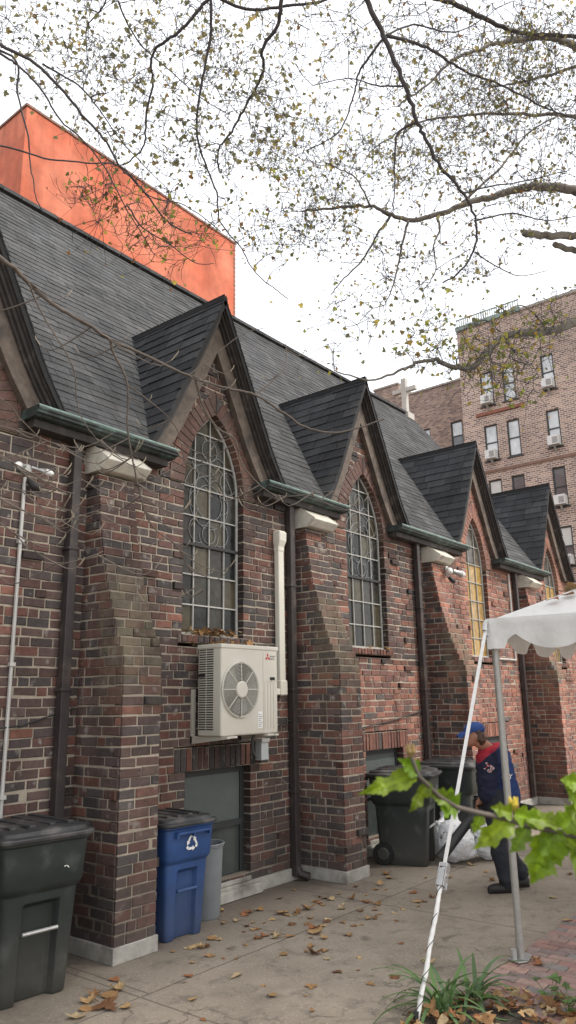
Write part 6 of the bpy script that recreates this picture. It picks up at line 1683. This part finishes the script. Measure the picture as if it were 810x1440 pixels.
# ------------------------------------------------------------ fallen leaves
fr = random.Random(31)
TAN = [(.42, .27, .13), (.34, .20, .09), (.48, .33, .17), (.26, .14, .065), (.38, .22, .10), (.20, .10, .05), (.50, .38, .22), (.30, .13, .06)]
def leaf_mesh(k):
    m = MB(); c = TAN[k % len(TAN)]
    add_leaf(m, Vector((0, -.5, .0)), (0, 1, .0), (fr.uniform(-.15, .15), .0, 1), 1.0, c, L5 if k % 3 else L3, curl=fr.uniform(-.9, .7), rng=fr)
    m.tube([(0, -.5, 0), (fr.uniform(-.1, .1), -.85, .02)], .012, 4, c)
    zmin = min(v[2] for v in m.v); m.v = [(x, y, z-zmin) for x, y, z in m.v]
    return m
protos = []
for k in range(16):
    o = leaf_mesh(k).build('fallen_leaf', M['leaf_dry'])
    protos.append(o)
spots = []
def put(x, y, s): spots.append((x, y, s))
for _ in range(46): put(fr.uniform(4.5, 8.2), -fr.random()**1.5*1.1-.72 if True else 0, fr.uniform(.035, .10))
for _ in range(52): put(fr.gauss(5.7, .65), fr.gauss(-.95, .42), fr.uniform(.035, .105))
for _ in range(24): put(fr.uniform(3.3, 6.0), fr.uniform(-2.6, -1.0), fr.uniform(.03, .10))
for _ in range(20): put(fr.uniform(6.2, 12), fr.uniform(-2.6, -1.1), fr.uniform(.03, .09))
for _ in range(16): put(fr.uniform(4.95, 7.5), fr.uniform(-3.9, -2.95), fr.uniform(.05, .11))
for p in ((3.52, -1.02, .13), (3.66, -1.06, .15), (3.74, -1.03, .12), (3.60, -.95, .10), (3.42, -1.10, .12), (3.50, -1.22, .20), (3.30, -1.16, .12), (3.85, -.86, .10), (5.57, -1.36, .16), (6.1, -.85, .13), (5.9, -.72, .12), (6.35, -.75, .12), (4.62, -1.03, .08), (5.12, -1.65, .12), (4.4, -1.5, .12), (5.65, -1.3, .15),
          (7.6, -.85, .09), (8.42, -1.05, .08), (8.68, -1.28, .09), (7.72, -.72, .10), (9.35, -1.55, .08)): put(*p)
def blocked(x, y):
    if y > -.12: return True
    for X in BUT:
        if X-.1 < x < X+BW+.1 and y > -BD-.06: return True
    if 2.8 < x < 3.62 and y > -.86: return True
    if 4.50 < x < 5.16 and y > -.66: return True
    if 5.15 < x < 5.55 and y > -.44: return True
    if 7.95 < x < 9.0 and -1.0 < y: return True
    if 9.2 < x < 10.1 and -1.1 < y: return True
    return False
n_l = 0
for (x, y, s) in spots:
    if blocked(x, y): continue
    if y < -2.8 and x < 5.2: continue
    pr0 = protos[n_l % 16]; o = pr0 if n_l < 16 else pr0.copy()
    if n_l >= 16: COL.objects.link(o)
    zg = .012 if (y < -2.93) else 0.0
    o.location = (x, y, zg+.001); o.scale = (s*fr.uniform(.75, 1.1), s, s*fr.uniform(.6, 1.1)); o.rotation_euler = (fr.uniform(-.12, .12), fr.uniform(-.12, .12), fr.uniform(0, 2*pi))
    tag(o, 'dry brown leaf fallen on the paving' if zg else 'dry tan leaf fallen on the concrete walk', 'leaf', 'fallen leaves on the ground'); n_l += 1
# drifts nobody could count
def drift(name, label, fn, n, s0, s1, cat='leaf litter'):
    m = MB()
    for _ in range(n):
        p = fn(); c = fr.choice(TAN); k = fr.uniform(.6, 1.15)
        add_leaf(m, p, Vector((fr.uniform(-1, 1), fr.uniform(-1, 1), fr.uniform(-.35, .45))), Vector((fr.uniform(-.7, .7), fr.uniform(-.7, .7), 1)), fr.uniform(s0, s1), tuple(q*k for q in c), L5 if fr.random() < .6 else L3, curl=fr.uniform(-.7, .8))
    o = m.build(name, M['leaf_dry']); tag(o, label, cat, kind='stuff'); return o
def f_bed():
    while True:
        x, y = fr.uniform(3.9, 5.30), fr.uniform(-4.2, -2.75)
        if bedz(x, y) > .0 and not (x > 5.05 and y > -3.0): return Vector((x, y, bedz(x, y)+fr.uniform(.004, .035)))
drift('leaf_litter', 'litter of dry brown leaves covering the planting bed', f_bed, 330, .035, .095)
drift('leaf_litter', 'scatter of dry leaves along the edge where the bed meets the brick paving', lambda: Vector((5.0+abs(fr.gauss(0, .16)), fr.uniform(-4.1, -3.1), .016+fr.uniform(0, .02))), 75, .035, .095)
drift('leaf_litter', 'drift of dry leaves on the first window sill and air conditioner top', lambda: Vector((fr.triangular(5.30, 6.15, 5.75), fr.uniform(-.40, -.02) if fr.random() < .45 else fr.uniform(-.05, .06), (2.452 if True else 0)+fr.uniform(0, .03))) if fr.random() < .55 else Vector((fr.triangular(5.26, 6.14, 5.6), fr.uniform(-.04, .06), 2.57+fr.uniform(0, .055))), 150, .035, .085)
drift('leaf_litter', 'few dry leaves on the second window sill', lambda: Vector((fr.uniform(8.6, 9.15), fr.uniform(-.04, .05), 2.565+fr.uniform(0, .02))), 10, .05, .10)
def tent_top(x, y):
    a = min(1, min(x-TX, TY-y)/(TW/2)); return ez+(4.25-ez)*a-.10*sin(pi*a)+.012
def f_tent():
    x = fr.gauss(6.6, .22); y = TY-abs(fr.gauss(.62, .14)); return Vector((x, y, tent_top(x, y)+fr.uniform(0, .04)))
drift('leaf_litter', 'little heap of dry and yellow leaves on the tent roof', f_tent, 45, .06, .13)
for o in COL.objects:
    if '_lm' in o.keys(): del o['_lm']
    if '_w' in o.keys(): del o['_w']
